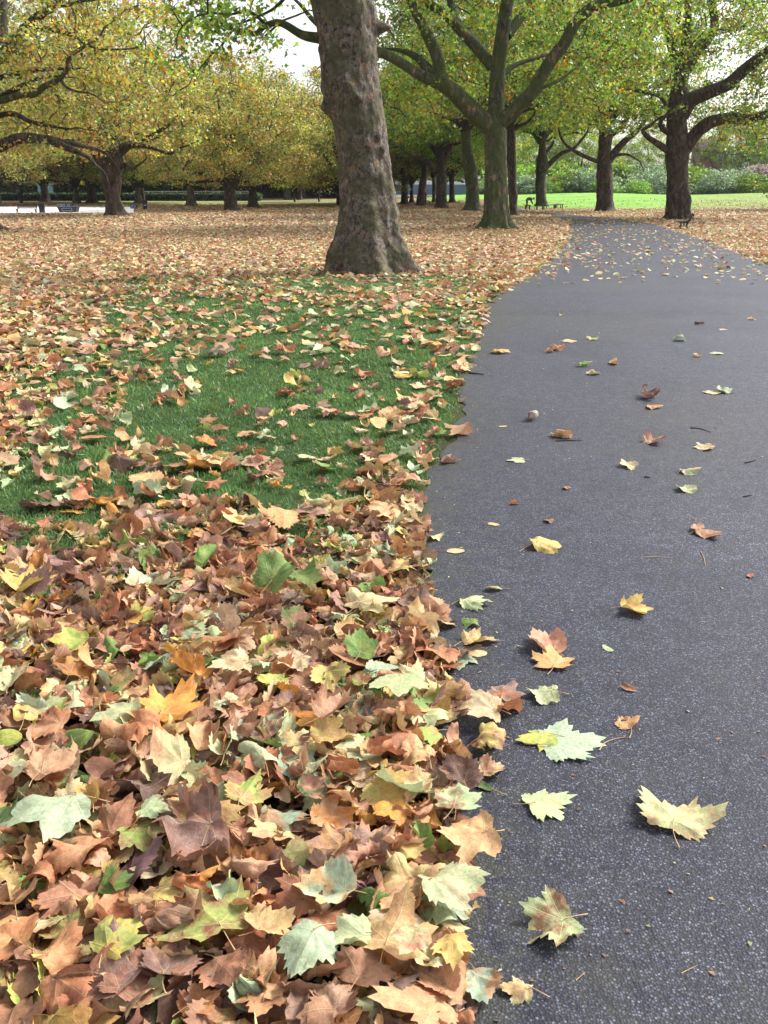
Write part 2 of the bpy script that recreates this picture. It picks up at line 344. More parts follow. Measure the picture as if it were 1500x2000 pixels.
ys = np.concatenate([[-60, -20, -6], np.arange(-2, 20, 0.2), np.arange(20, 60, 0.8), np.arange(60, 170, 2), [180, 200, 250, 400, 800, 1500]])
V, Fq = grid_sheet(xs, ys)
px, py, dep = proj(V)
dn = np.where(V[:, 1] > 0.3, leaf_density(px, py, V[:, 0], V[:, 1]), 1.0)
Y_ = V[:, 1]; X_ = V[:, 0]
r = X_/np.maximum(Y_, 1)
wob = 6*(vnoise(X_, Y_, 0.08, 2)-0.5)
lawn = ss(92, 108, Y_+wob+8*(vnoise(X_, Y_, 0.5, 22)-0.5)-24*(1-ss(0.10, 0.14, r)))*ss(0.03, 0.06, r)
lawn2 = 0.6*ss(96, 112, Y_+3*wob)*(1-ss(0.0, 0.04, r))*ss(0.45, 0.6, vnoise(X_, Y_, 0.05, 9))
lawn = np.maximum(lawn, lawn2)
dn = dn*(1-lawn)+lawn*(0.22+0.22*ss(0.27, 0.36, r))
dn = dn*ss(13, 24, Y_)
soil = np.exp(-((X_+0.12)/0.8)**2-((Y_-17.3)/0.6)**2)*0.7
soil = np.maximum(soil, 0.8*ss(1100, 1200, py)*(V[:, 1] > 0.3))
soil = np.maximum(soil, 0.75*np.exp(-((edge_px(py)-px)/np.maximum(dep**-1*1750*0.16, 3))**2)*(Y_ > 2)*(Y_ < 30))
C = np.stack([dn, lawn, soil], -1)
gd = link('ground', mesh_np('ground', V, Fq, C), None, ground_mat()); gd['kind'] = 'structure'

# path
rows = np.concatenate([np.arange(406, 440, 2), np.arange(440, 560, 3), np.arange(560, 1000, 4), np.arange(1000, 2200, 15), [2600, 3400]])
PV = []; PC = []
nc = 24
for y in rows:
    a = ground(float(edge_px(y)), float(y)); rx = float(redge_px(y))
    if y > 545:
        b = Vector((float(np.interp(a.y, [0, 4, 10, 19], [4.9, 4.9, 5.7, 8.1])), a.y, 0))
    else: b = ground(rx, float(y))
    if y > 1000: a = Vector((a.x-0.12, a.y, 0))
    if y > 440: a.x += 0.16*(float(vnoise(a.y, 3.3, 1.7, 41))-0.5)+0.10*(float(vnoise(a.y, 1.3, 6.0, 42))-0.5)
    for k in range(nc+1):
        f = (k/nc)**1.5; p = a.lerp(b, f)
        off = 0.006 if p.y < 12 else 0.03
        PV.append((p.x, p.y, float(zg(p.x, p.y))+off)); w = math.hypot(b.x-a.x, b.y-a.y)
        de = f*w; mo = 1.0*math.exp(-de/0.30)+0.45*math.exp(-((de-1.6)/0.7)**2)*(0.5+0.5*math.sin(p.y*1.3))+0.8*math.exp(-de/0.9)*math.exp(-((p.y-11.8)/1.5)**2); PC.append((min(mo, 1), 0, 0))
q = np.arange(len(PV)).reshape(-1, nc+1)
pathm = mesh_np('path', PV, np.stack([q[:-1, :-1], q[1:, :-1], q[1:, 1:], q[:-1, 1:]], -1).reshape(-1, 4)[:, ::-1], PC)
po = link('path', pathm, None, asphalt_mat()); po['kind'] = 'structure'
# pale paved area, left distance
a = [ground(-260, 417), ground(262, 416), ground(262, 405), ground(-260, 404)]
nn = 30; PV = []
for j in range(5):
    for i in range(nn+1):
        p = a[0].lerp(a[1], i/nn).lerp(a[3].lerp(a[2], i/nn), j/4); PV.append((p.x, p.y, float(zg(p.x, p.y))+0.04))
q = np.arange(len(PV)).reshape(5, nn+1)
pv = link('pavement', mesh_np('pavement', PV, np.stack([q[:-1, :-1], q[:-1, 1:], q[1:, 1:], q[1:, :-1]], -1).reshape(-1, 4)), None, simple('pale_concrete', (0.85, 0.84, 0.80), 0.8, var=0.03, scale=0.5)); pv['kind'] = 'structure'

# ------------------------------------------------------------------ leaves on the ground
VEINS = [0, 48, -48, 96, -96]
def leaf_outline(th, rng, style):
    """th degrees from the midrib; returns radius"""
    th = np.asarray(th, float)
    if style == 'oval':
        r = np.zeros_like(th); t = np.radians(th)
        # ellipse through the origin region: centre (0,.48) radii .3,.5
        a, bb, c0 = rng.uniform(0.26, 0.34), 0.5, 0.46
        dx, dy = np.sin(t), np.cos(t)
        A = dx**2/a**2+dy**2/bb**2; B = -2*dy*c0/bb**2; C_ = c0**2/bb**2-1
        return (-B+np.sqrt(np.maximum(B*B-4*A*C_, 0)))/(2*A)
    side = rng.uniform(0.72, 0.92); low = rng.uniform(0.42, 0.62); sh = rng.uniform(0.26, 0.72)
    r = np.zeros_like(th)
    for a, l in ((0, 1.0), (48, side*rng.uniform(.93, 1.07)), (-48, side*rng.uniform(.93, 1.07)), (96, low*rng.uniform(.85, 1.15)), (-96, low*rng.uniform(.85, 1.15))):
        d = np.abs(th-a); d = np.minimum(d, 360-d)
        r = np.maximum(r, l/(1+(d/26)**1.45*sh))
    return r
def leaf_geom(rng, step=6, rings=5, style='plane', curl='flat'):
    th = np.arange(-180, 180, step).astype(float); n = len(th)
    r = leaf_outline(th, rng, style)
    if step <= 6 and style != 'oval':
        tooth = np.where((np.arange(n) % 2) == 1, rng.uniform(0.06, 0.15), 0.0)*(np.abs(th) < 125)
        veinpt = np.isin(np.abs(th), (0, 48, 96)); tooth = np.where(veinpt, 0, tooth); r = r*(1-tooth)*(1+rng.normal(0, 0.035, n)*(~veinpt))
    elif step > 6 and style != 'oval': r = r*(1+rng.normal(0, 0.06, n))
    t = np.radians(th); rr = (np.arange(1, rings+1)/rings)**0.9
    x = (rr[:, None]*r*np.sin(t)).ravel(); y = (rr[:, None]*r*np.cos(t)).ravel()
    x = np.concatenate([[0], x]); y = np.concatenate([[0], y])
    tt = np.concatenate([[0], np.tile(th, rings)])
    if style == 'oval': va = np.zeros_like(tt)
    else:
        vv = np.array(VEINS, float); dd = np.abs(tt[:, None]-vv); dd = np.minimum(dd, 360-dd); va = vv[np.argmin(dd, 1)]
    va = np.radians(va)
    al = x*np.sin(va)+y*np.cos(va); pe = np.abs(x*np.cos(va)-y*np.sin(va))
    z = np.zeros_like(x)
    P = dict(flat=(0.08, 0.4, 0.03, 0.05), wavy=(0.2, 0.85, 0.10, 0.14), folded=(0.6, 1.3, 0.11, 0.14), curled=(0.42, 2.4, 0.15, 0.2), rolled=(0.35, 4.2, 0.1, 0.12), crumpled=(0.6, 2.5, 0.34, 0.3))[curl]
    fold, k, cr, ec = P
    sg = rng.choice([-1, 1]); fold *= rng.uniform(0.6, 1.3); k *= rng.uniform(0.7, 1.25)
    z += fold*np.abs(x)*rng.choice([1, 1, -1])
    z += 0.10*np.minimum(pe, 0.16)*(1.6 if curl != 'flat' else 0.6)*sg
    rad = np.hypot(x, y)
    ph = rng.uniform(0, 6.28, 4)
    z += ec*rad**2.2*np.sin(np.radians(tt)*rng.integers(2, 5)+ph[0])
    if rings > 1:
        s1, s2 = rng.uniform(0, 50, 2)
        z += cr*((vnoise(x+s1, y+s2, 3.2, 1)-0.5)*1.6+(vnoise(x+s2, y+s1, 7.5, 2)-0.5)*0.8)*np.minimum(1, rad*2.5)
    # roll round an axis in the leaf plane
    f = rng.uniform(-0.5, 0.5)+(math.pi/2 if rng.random() < 0.35 else 0)
    c, s = math.cos(f), math.sin(f); y0 = y-0.4
    u = x*c+y0*s; w = -x*s+y0*c
    kk = k*(1 if rng.random() < 0.6 else -1); u2 = np.sin(u*kk)/kk; zz = z*np.cos(u*kk)+(1-np.cos(u*kk))/kk; u2 = u2-z*np.sin(u*kk)
    x2 = u2*c-w*s; y2 = u2*s+w*c+0.4
    q = np.arange(n*rings).reshape(rings, n)+1; nx = np.roll(q, -1, 1)
    quads = np.stack([q[:-1], q[1:], nx[1:], nx[:-1]], -1).reshape(-1, 4) if rings > 1 else np.zeros((0, 4), int)
    tris = np.stack([np.zeros(n, int), q[0], nx[0]], -1)
    return np.stack([x2, y2, zz], -1), quads, tris, np.stack([al, pe], -1)
PAL = {  # base colour, blotch colour
 'rust': ((0.42, 0.175, 0.085), (0.50, 0.26, 0.12)), 'tan': ((0.55, 0.33, 0.16), (0.60, 0.44, 0.21)), 'pinkish': ((0.48, 0.26, 0.165), (0.54, 0.34, 0.22)),
 'brown': ((0.29, 0.14, 0.085), (0.40, 0.215, 0.12)), 'mauve': ((0.24, 0.15, 0.125), (0.36, 0.22, 0.17)), 'dark': ((0.13, 0.08, 0.06), (0.2, 0.12, 0.09)),
 'orange': ((0.50, 0.21, 0.05), (0.56, 0.32, 0.07)), 'yellow': ((0.56, 0.44, 0.15), (0.55, 0.34, 0.12)), 'cream': ((0.60, 0.52, 0.30), (0.56, 0.41, 0.24)),
 'pale green': ((0.43, 0.51, 0.29), (0.50, 0.54, 0.31)), 'grey-green': ((0.34, 0.44, 0.30), (0.40, 0.48, 0.31)), 'green': ((0.13, 0.24, 0.06), (0.22, 0.30, 0.08)),
 'yellow-green': ((0.33, 0.42, 0.11), (0.52, 0.46, 0.12)), 'dark green': ((0.06, 0.12, 0.035), (0.12, 0.19, 0.06)), 'two-tone': ((0.50, 0.53, 0.27), (0.56, 0.37, 0.2)),
 'grey': ((0.36, 0.32, 0.29), (0.45, 0.40, 0.36))}
MIX = [('rust', 20), ('tan', 18), ('pinkish', 18), ('brown', 15), ('mauve', 8), ('dark', 4), ('orange', 4), ('yellow', 4), ('cream', 8), ('pale green', 8), ('grey-green', 3), ('green', 4), ('yellow-green', 4), ('two-tone', 6)]
MK = [m[0] for m in MIX]; MW = np.array([m[1] for m in MIX], float); MW /= MW.sum()
rng = np.random.default_rng(7)

# individual leaves ------------------------------------------------
CURLWORD = {'flat': 'flat', 'wavy': 'wavy', 'folded': 'folded', 'curled': 'curled', 'rolled': 'tightly rolled', 'crumpled': 'crumpled'}
def put_leaf(px_, py_, wpx, colr, yaw, curl, label, group, style='plane', stalk=0.4, lift=0.0, tilt=None, seed=None, base=None):
    rg = np.random.default_rng(seed if seed is not None else int(px_*7919+py_*104729) % (2**31))
    g = ground(px_, py_); h = float(pile_height(np.array([g.x]), np.array([g.y]))[0])+lift
    s = wpx/ppm(g)/1.2
    big = wpx > 26
    P, Q, T, UV = leaf_geom(rg, 6 if big else 12, 6 if big else 3, style, curl)
    P = P*s
    if not big: pass
    tl = tilt if tilt is not None else (rg.uniform(-0.12, 0.12), rg.uniform(-0.12, 0.12))
    cx, cy, cz, sz_ = math.cos(tl[0]), math.cos(tl[1]), math.sin(tl[0]), math.sin(tl[1])
    c0 = np.array([0, 0.4*s, 0]); D = P-c0
    D = np.stack([D[:, 0]*cy+D[:, 2]*sz_, D[:, 1]*cx-D[:, 2]*cz, D[:, 2]*cx*cy+D[:, 1]*cz-D[:, 0]*sz_], -1)
    zlow = np.percentile(D[:, 2], 4)
    D[:, 2] -= zlow
    sub = np.zeros(3)
    A, B = PAL[colr]
    if rg.random() < 0.35: B = PAL[rg.choice(['tan', 'brown', 'pinkish'])][0]
    j = 1+rg.normal(0, 0.09); A = np.clip(np.array(A)*j*(1+rg.normal(0, 0.04, 3)), 0.02, .85); B = np.clip(np.array(B)*j*(1+rg.normal(0, 0.05, 3)), 0.02, .85)
    me = mesh_np('fallen_leaf', D, [Q, T], np.tile(A, (len(D), 1)), np.tile(B, (len(D), 1)), UV)
    o = link('fallen_leaf', me, None, DRY)
    zb = float(zg(g.x, g.y))+(0.008 if bool(on_path(px_, py_)) else 0.0)
    o.location = (g.x, g.y, max(zb, zb+h)); o.rotation_euler = (0, 0, R(yaw-90))
    tag(o, label, 'leaf', group)
    if stalk and wpx > 22:
        b0 = D[0]; ln = stalk*s*1.1; bend = rg.uniform(-0.5, 0.5)
        pts = []
        for k in range(9):
            f = k/8; pts.append((b0[0]+bend*ln*f*f, b0[1]-ln*f, b0[2]*(1-f)**1.2+0.004*(1-f)+0.002+(0.02*s*math.sin(f*3))))
        rr_ = 0.0011+0.004*s*0.5
        Vt, Ft = tube(pts, [rr_*1.0, rr_*0.75, rr_*0.8, rr_*1.5], 5)
        st = link('stalk', mesh_np('stalk', Vt, Ft), o, STALK)
    return o
GP = 'plane leaves lying on the asphalt path'; GH = 'plane leaves in the heap beside the path'
PATH_LEAVES = [
 (1325, 1592, 148, 'two-tone', 60, 'wavy', 'large pale yellow and pink leaf lying alone at the right of the near path', {}),
 (1078, 1574, 108, 'pale green', 15, 'flat', 'pale green lobed leaf pointing right on the near path, stalk toward the heap', {}),
 (1062, 1826, 132, 'pale green', 205, 'wavy', 'pale green leaf with browned edge, lowest of the loose leaves on the path', {'stalk': 0.5}),
 (1122, 1456, 138, 'grey-green', 15, 'flat', 'large flat grey-green leaf overlapping a yellower one on the path', {}),
 (1046, 1450, 86, 'yellow-green', 190, 'flat', 'yellow-green leaf tucked against the large flat grey-green leaf', {'lift': 0.003}),
 (1062, 1262, 84, 'pinkish', 120, 'wavy', 'pinkish leaf of the overlapping pair on the path, the farther one', {}),
 (1078, 1292, 92, 'tan', 85, 'wavy', 'orange-tan star-shaped leaf of the overlapping pair, the nearer one', {'lift': 0.004}),
 (1188, 1272, 34, 'pale green', 120, 'flat', 'small pale oval leaf with eaten holes on the path', {'style': 'oval', 'stalk': 0}),
 (1228, 1350, 40, 'brown', 150, 'wavy', 'small brown oval leaf lying flat on the path', {'style': 'oval', 'stalk': 0}),
 (1055, 1362, 64, 'pale green', 175, 'wavy', 'pale green leaf with thin stalk pointing right above the grey-green leaf', {'stalk': 0.6}),
 (1222, 1415, 46, 'tan', 100, 'folded', 'small tan leaf folded up on its stalk on the path', {'stalk': 0.9}),
 (1250, 1196, 82, 'yellow', -8, 'wavy', 'pale yellow jagged leaf lying alone mid path, stalk to the upper left', {}),
 (940, 1258, 80, 'yellow', 5, 'wavy', 'yellow leaf with pink tip just off the heap on the path', {}),
 (930, 1183, 68, 'pale green', -5, 'wavy', 'light green leaf pointing right beside the heap edge', {}),
 (897, 1296, 74, 'grey-green', 265, 'flat', 'fresh green leaf spread flat where the heap meets the path', {}),
 (930, 1280, 46, 'cream', 0, 'flat', 'narrow cream leaf under the yellow leaf with pink tip', {'style': 'oval', 'stalk': 0}),
 (966, 1155, 42, 'pale green', 180, 'wavy', 'narrow pale green leaf lying farther out than the heap edge', {'style': 'oval'}),
 (888, 1080, 42, 'cream', 0, 'flat', 'narrow whitish leaf lying flat at the bend of the heap edge', {'style': 'oval', 'stalk': 0.5}),
 (1070, 1072, 64, 'yellow', 10, 'wavy', 'yellow leaf crossed by its bent grey stalk on the path', {'stalk': 0.7}),
 (965, 1027, 28, 'tan', 160, 'flat', 'small round tan leaf on the path level with the grass corner', {'style': 'oval', 'stalk': 0}),
 (1073, 1021, 19, 'brown', 30, 'curled', 'tiny brown curled scrap of leaf above the crossed yellow leaf', {}),
 (1382, 1044, 53, 'brown', 5, 'folded', 'brown folded leaf at the right side of the path', {}),
 (1466, 1129, 18, 'rust', 330, 'folded', 'tiny rust leaf at the far right edge of the near path', {}),
 (1340, 958, 42, 'pale green', 80, 'wavy', 'light green three-pointed leaf, nearer of the two greens in line', {}),
 (1350, 926, 42, 'pale green', 0, 'wavy', 'smooth light green leaf just behind the three-pointed green one', {}),
 (1228, 914, 45, 'cream', 270, 'wavy', 'pale lime leaf with points toward the camera, mid path', {}),
 (1279, 866, 44, 'pinkish', 20, 'curled', 'reddish pink ragged leaf on the middle of the path', {}),
 (1372, 877, 42, 'cream', 185, 'wavy', 'pale orange leaf right of the reddish ragged leaf', {}),
 (1005, 902, 40, 'pale green', 180, 'flat', 'flat pale green leaf below the curled tan leaf and twig', {}),
 (1093, 855, 48, 'tan', 150, 'curled', 'curled tan leaf beside a dark straight twig', {}),
 (1041, 820, 34, 'grey', 170, 'rolled', 'grey-brown leaf rolled into a shell-like ball on the path', {'stalk': 0.7}),
 (1268, 778, 58, 'mauve', 10, 'crumpled', 'grey-brown crumpled leaf, back one of the clump mid path', {}),
 (1280, 798, 32, 'tan', 350, 'folded', 'cream-backed folded leaf in front of the grey-brown crumpled leaf', {}),
 (1416, 766, 42, 'grey-green', 30, 'wavy', 'green pointed leaf, right one of the touching pair', {}),
 (1388, 769, 36, 'cream', 180, 'flat', 'flat whitish leaf touching the green pointed one', {}),
 (1161, 732, 29, 'cream', 10, 'wavy', 'pale leaf nearest the camera of the three close to the bare middle', {}),
 (1142, 717, 33, 'green', 10, 'curled', 'green curled leaf just behind a pale one', {}),
 (1201, 712, 26, 'tan', 350, 'curled', 'small peach curled leaf right of the green curled leaf', {}),
 (1092, 685, 30, 'tan', 20, 'curled', 'tan upturned leaf joined to a dusky pink one', {}),
 (1070, 689, 18, 'pinkish', 150, 'curled', 'dusky pink small leaf left of the tan upturned leaf', {}),
 (1112, 668, 32, 'cream', 5, 'flat', 'flat whitish green leaf left of the dark and pale pair', {}),
 (1159, 664, 26, 'yellow-green', 20, 'wavy', 'pale leaf with dark green curled side farther up the path', {}),
 (1330, 666, 25, 'grey-green', 350, 'folded', 'green folded leaf alone on the smooth right half of the path', {}),
 (1362, 698, 17, 'tan', 350, 'curled', 'small pinkish tan leaf left of a flat lime leaf', {}),
 (1401, 692, 28, 'pale green', 10, 'flat', 'flat lime leaf on the right half of the path', {}),
 (1366, 635, 18, 'dark', 0, 'crumpled', 'dark red-brown crumpled leaf far up the path', {}),
 (1413, 645, 18, 'cream', 0, 'flat', 'small flat pale leaf right of the dark crumpled leaf', {}),
 (1468, 625, 17, 'cream', 0, 'wavy', 'small cream leaf nearest the right side, far up the path', {}),
 (1163, 609, 15, 'pale green', 0, 'flat', 'tiny flat green leaf on the far path before the mossy edge', {}),
 (1097, 617, 12, 'tan', 0, 'curled', 'tiny tan curled leaf left of the tiny flat green leaf', {}),
 (1012, 606, 22, 'grey-green', 10, 'wavy', 'pale leaf lying on the mossy left margin of the path', {}),
 (980, 691, 36, 'yellow', 0, 'wavy', 'yellow leaf sticking out from the verge onto the path', {}),
 (981, 835, 20, 'cream', 0, 'flat', 'small pale leaf left of the shell-like rolled leaf', {'style': 'oval', 'stalk': 0}),
 (1005, 987, 18, 'rust', 0, 'folded', 'small rusty folded leaf between the verge and path middle', {}),
 (1108, 957, 17, 'brown', 0, 'curled', 'small dark orange curled leaf right of the rusty folded leaf', {}),
 (880, 905, 44, 'mauve', 0, 'folded', 'dark mauve folded leaf poking from the verge onto asphalt', {}),
 (838, 905, 48, 'cream', 0, 'wavy', 'pale lime leaf on the verge next to the dark mauve leaf', {'lift': 0.02}),
 (808, 922, 24, 'grey-green', 80, 'folded', 'upright pale green leaf at the grass corner of the verge', {'lift': 0.02}),
 (808, 1027, 62, 'grey-green', 10, 'wavy', 'pale green leaf on the first bulge of the heap edge', {'lift': 0.02}),
 (822, 1046, 50, 'rust', 0, 'folded', 'rust folded leaf under the pale green one at the heap edge', {'lift': 0.02}),
 (853, 1054, 34, 'cream', 20, 'wavy', 'beige leaf riddled with holes lying half on the path', {}),
 (962, 1511, 60, 'cream', 30, 'wavy', 'cream toothed leaf at the heap edge above the dark oval leaf', {'lift': 0.006}),
 (944, 1541, 52, 'dark green', 140, 'wavy', 'dark green oval leaf with a red stalk at the heap edge', {'style': 'oval', 'stalk': 0.7}),
 (990, 1366, 76, 'mauve', 60, 'wavy', 'dusky mauve leaf on top of a rust leaf outside the heap', {'lift': 0.02}),
 (992, 1392, 60, 'rust', 0, 'crumpled', 'rust crumpled leaf under the dusky mauve leaf', {}),
 (955, 1462, 100, 'yellow', 20, 'crumpled', 'pale yellow crumpled leaf with brown rim at the heap edge', {}),
 (930, 1408, 96, 'cream', 170, 'wavy', 'cream and green leaf draped over the heap edge below the mauve leaf', {'lift': 0.03}),
 (1004, 1942, 76, 'two-tone', 170, 'wavy', 'tan leaf with long stalk at the bottom corner of the path', {'stalk': 0.6}),
 (938, 1945, 96, 'grey-green', 280, 'wavy', 'soft green leaf between the yellow leaf and the tan corner leaf', {'lift': 0.01}),
 (1225, 1500-90, 14, 'brown', 0, 'curled', 'tiny brown crumb of leaf beside the folded tan leaf', {}),
 (915, 1224, 36, 'green', 250, 'folded', 'small bright green folded leaf tucked at the heap edge', {}),
]
HEAP = [
 (888, 1792, 140, 'pale green', 10, 'wavy', 'very large pale green leaf blotched tan', 'the blotched pale green leaf', {'lift': 0.05}),
 (905, 1690, 118, 'tan', 185, 'wavy', 'pointed tan leaf jutting out over the asphalt', 'the jutting tan leaf', {'lift': 0.04}),
 (492, 1602, 104, 'yellow-green', 70, 'wavy', 'bright yellow-green jagged leaf', 'the bright yellow-green leaf', {}),
 (232, 1462, 96, 'pale green', 200, 'wavy', 'clean pale lime leaf', 'the pale lime leaf', {}),
 (305, 1155, 128, 'grey-green', 75, 'wavy', 'big blue-green leaf showing its underside', 'the blue-green leaf', {}),
 (62, 1158, 116, 'yellow', 80, 'folded', 'yellow leaf flushed orange at its middle', 'the orange-flushed leaf', {}),
 (352, 1428, 150, 'orange', 70, 'wavy', 'large burnt orange pointed leaf', 'the burnt orange leaf', {}),
 (655, 1438, 112, 'pinkish', 60, 'folded', 'pinkish brown sharp-pointed leaf', 'the pink-brown pointed leaf', {}),
 (782, 1420, 102, 'pale green', 265, 'flat', 'flat mint green toothed leaf', 'the mint green leaf', {'lift': 0.05}),
 (95, 1664, 176, 'grey-green', 215, 'wavy', 'biggest grey-green leaf with a long pale stalk', 'the biggest grey-green leaf', {}),
 (18, 1690, 84, 'dark green', 100, 'wavy', 'dark green leaf fringed yellow overlapping the grey-green one', 'the dark green fringed leaf', {'lift': 0.07}),
 (372, 1708, 140, 'mauve', 200, 'crumpled', 'dark purple-brown leathery leaf', 'the purple-brown leathery leaf', {}),
 (182, 1612, 82, 'yellow', 120, 'folded', 'pale yellow upright serrated leaf', 'the serrated yellow leaf', {}),
 (310, 1636, 62, 'pale green', 0, 'wavy', 'small pale green leaf with stalk to the left', 'the small pale green leaf', {}),
 (408, 1866, 150, 'yellow-green', 130, 'folded', 'large lime and yellow folded leaf', 'the lime folded leaf', {}),
 (248, 1912, 108, 'yellow-green', 60, 'wavy', 'green leaf turning yellow and orange', 'the part-turned green leaf', {}),
 (634, 1812, 128, 'grey-green', 175, 'folded', 'pale blue-green pointed leaf with creamy stalk', 'the pointed blue-green leaf', {}),
 (598, 1950, 136, 'grey-green', 250, 'wavy', 'broad dull green leaf near the bottom', 'the broad dull green leaf', {}),
 (775, 1888, 168, 'tan', 70, 'wavy', 'very broad orange-brown leaf', 'the broad orange-brown leaf', {'lift': -0.01}),
 (880, 1937, 88, 'yellow', 270, 'wavy', 'vivid yellow pointed leaf', 'the vivid yellow leaf', {'lift': 0.06}),
 (798, 1962, 78, 'pale green', 240, 'wavy', 'mint leaf overlapping the orange-brown one', 'the overlapping mint leaf', {'lift': 0.05}),
 (542, 1878, 104, 'tan', 40, 'wavy', 'creamy tan leaf with fine veins', 'the creamy tan leaf', {}),
 (398, 1655, 112, 'tan', 75, 'folded', 'peach and tan creased leaf', 'the peach creased leaf', {}),
 (655, 1652, 98, 'orange', 10, 'curled', 'glossy rust-orange curled leaf', 'the glossy rust leaf', {}),
 (138, 1288, 84, 'yellow-green', 200, 'wavy', 'bright lime leaf yellowing at one side', 'the bright lime leaf', {}),
 (548, 1192, 84, 'green', 60, 'folded', 'fresh mid-green leaf standing upright', 'the upright mid-green leaf', {'lift': 0.05, 'tilt': (0.5, 0.3)}),
 (596, 1186, 66, 'green', 20, 'folded', 'second fresh green leaf on the same sprig as the upright one', 'the green sprig leaf', {'lift': 0.05, 'tilt': (0.4, -0.4)}),
 (345, 1950, 116, 'mauve', 80, 'wavy', 'flat mauve-brown veined leaf', 'the mauve veined leaf', {}),
 (30, 1905, 96, 'rust', 150, 'folded', 'smooth rust leaf shaped like a tent', 'the tent-shaped rust leaf', {}),
 (580, 1252, 58, 'green', 80, 'flat', 'dull green leaf tilted on edge', 'the tilted dull green leaf', {'tilt': (0.5, 0.1)}),
 (722, 1198, 100, 'cream', 60, 'wavy', 'cream and orange leaf with two broad lobes', 'the cream and orange leaf', {}),
 (704, 1318, 62, 'green', 90, 'flat', 'olive green leaf propped upright', 'the propped olive leaf', {'tilt': (0.7, 0.2)}),
 (570, 1345, 84, 'cream', 230, 'wavy', 'cream star-shaped leaf', 'the cream star leaf', {}),
 (690, 1272, 68, 'tan', 20, 'wavy', 'peach three-pointed leaf', 'the peach three-pointed leaf', {}),
 (890, 1600, 104, 'pale green', 80, 'wavy', 'pale green leaf hanging at the heap edge', 'the hanging pale green leaf', {'lift': 0.04}),
 (812, 1600, 90, 'two-tone', 240, 'folded', 'half green half buff folded leaf', 'the half buff leaf', {}),
 (755, 1530, 84, 'rust', 10, 'curled', 'warm rust leaf curled like a shell', 'the shell-curled rust leaf', {}),
 (655, 1500, 90, 'yellow', 0, 'wavy', 'ochre yellow spotted leaf', 'the spotted ochre leaf', {}),
 (120, 1560, 96, 'pinkish', 50, 'wavy', 'dusty pink creased leaf', 'the dusty pink leaf', {}),
 (450, 1350, 84, 'cream', 200, 'folded', 'cream leaf with folded lobes', 'the folded cream leaf', {}),
 (250, 1310, 44, 'pale green', 90, 'flat', 'small round mint leaf', 'the small round mint leaf', {'style': 'oval'}),
 (30, 1370, 86, 'pale green', 100, 'folded', 'lime-green leaf bent over at the left edge', 'the bent lime leaf', {}),
 (440, 1815, 94, 'grey-green', 30, 'rolled', 'silvery green rolled leaf', 'the silvery rolled leaf', {'style': 'oval'}),
 (700, 1105, 54, 'pale green', 60, 'wavy', 'pale green leaf near the grass tuft', 'the grass-tuft leaf', {}),
 (780, 1130, 60, 'yellow', 60, 'curled', 'golden curled leaf above the heap bulge', 'the golden curled leaf', {}),
 (410, 1115, 66, 'green', 70, 'folded', 'soft green leaf upright behind the heap', 'the soft green upright leaf', {'tilt': (0.5, 0)}),
 (245, 1500, 70, 'rust', 70, 'rolled', 'rust-red rolled leaf', 'the rust-red rolled leaf', {}),
 (620, 1600, 70, 'dark green', 40, 'wavy', 'deep green leaf half buried', 'the half-buried green leaf', {}),
 (730, 1700, 84, 'mauve', 30, 'crumpled', 'dusky crumpled leaf with torn rim', 'the torn dusky leaf', {}),
 (480, 1470, 74, 'brown', 30, 'crumpled', 'chocolate brown crumpled leaf', 'the chocolate leaf', {}),
]
for e in PATH_LEAVES:
    kw = dict(e[7]); kw.setdefault('tilt', (0.0, 0.0)) if e[5] in ('flat',) else None
    put_leaf(e[0], e[1], e[2], e[3], e[4], e[5], e[6], GP, **kw)
marks = []
for e in HEAP:
    kw = dict(e[8]); kw['lift'] = kw.get('lift', 0.0)+0.03
    put_leaf(e[0], e[1], e[2], e[3], e[4], e[5], e[6]+(' in the leaf heap' if len(e[6].split()) < 12 else ''), GH, **kw)
    marks.append((e[0], e[1], e[7]))
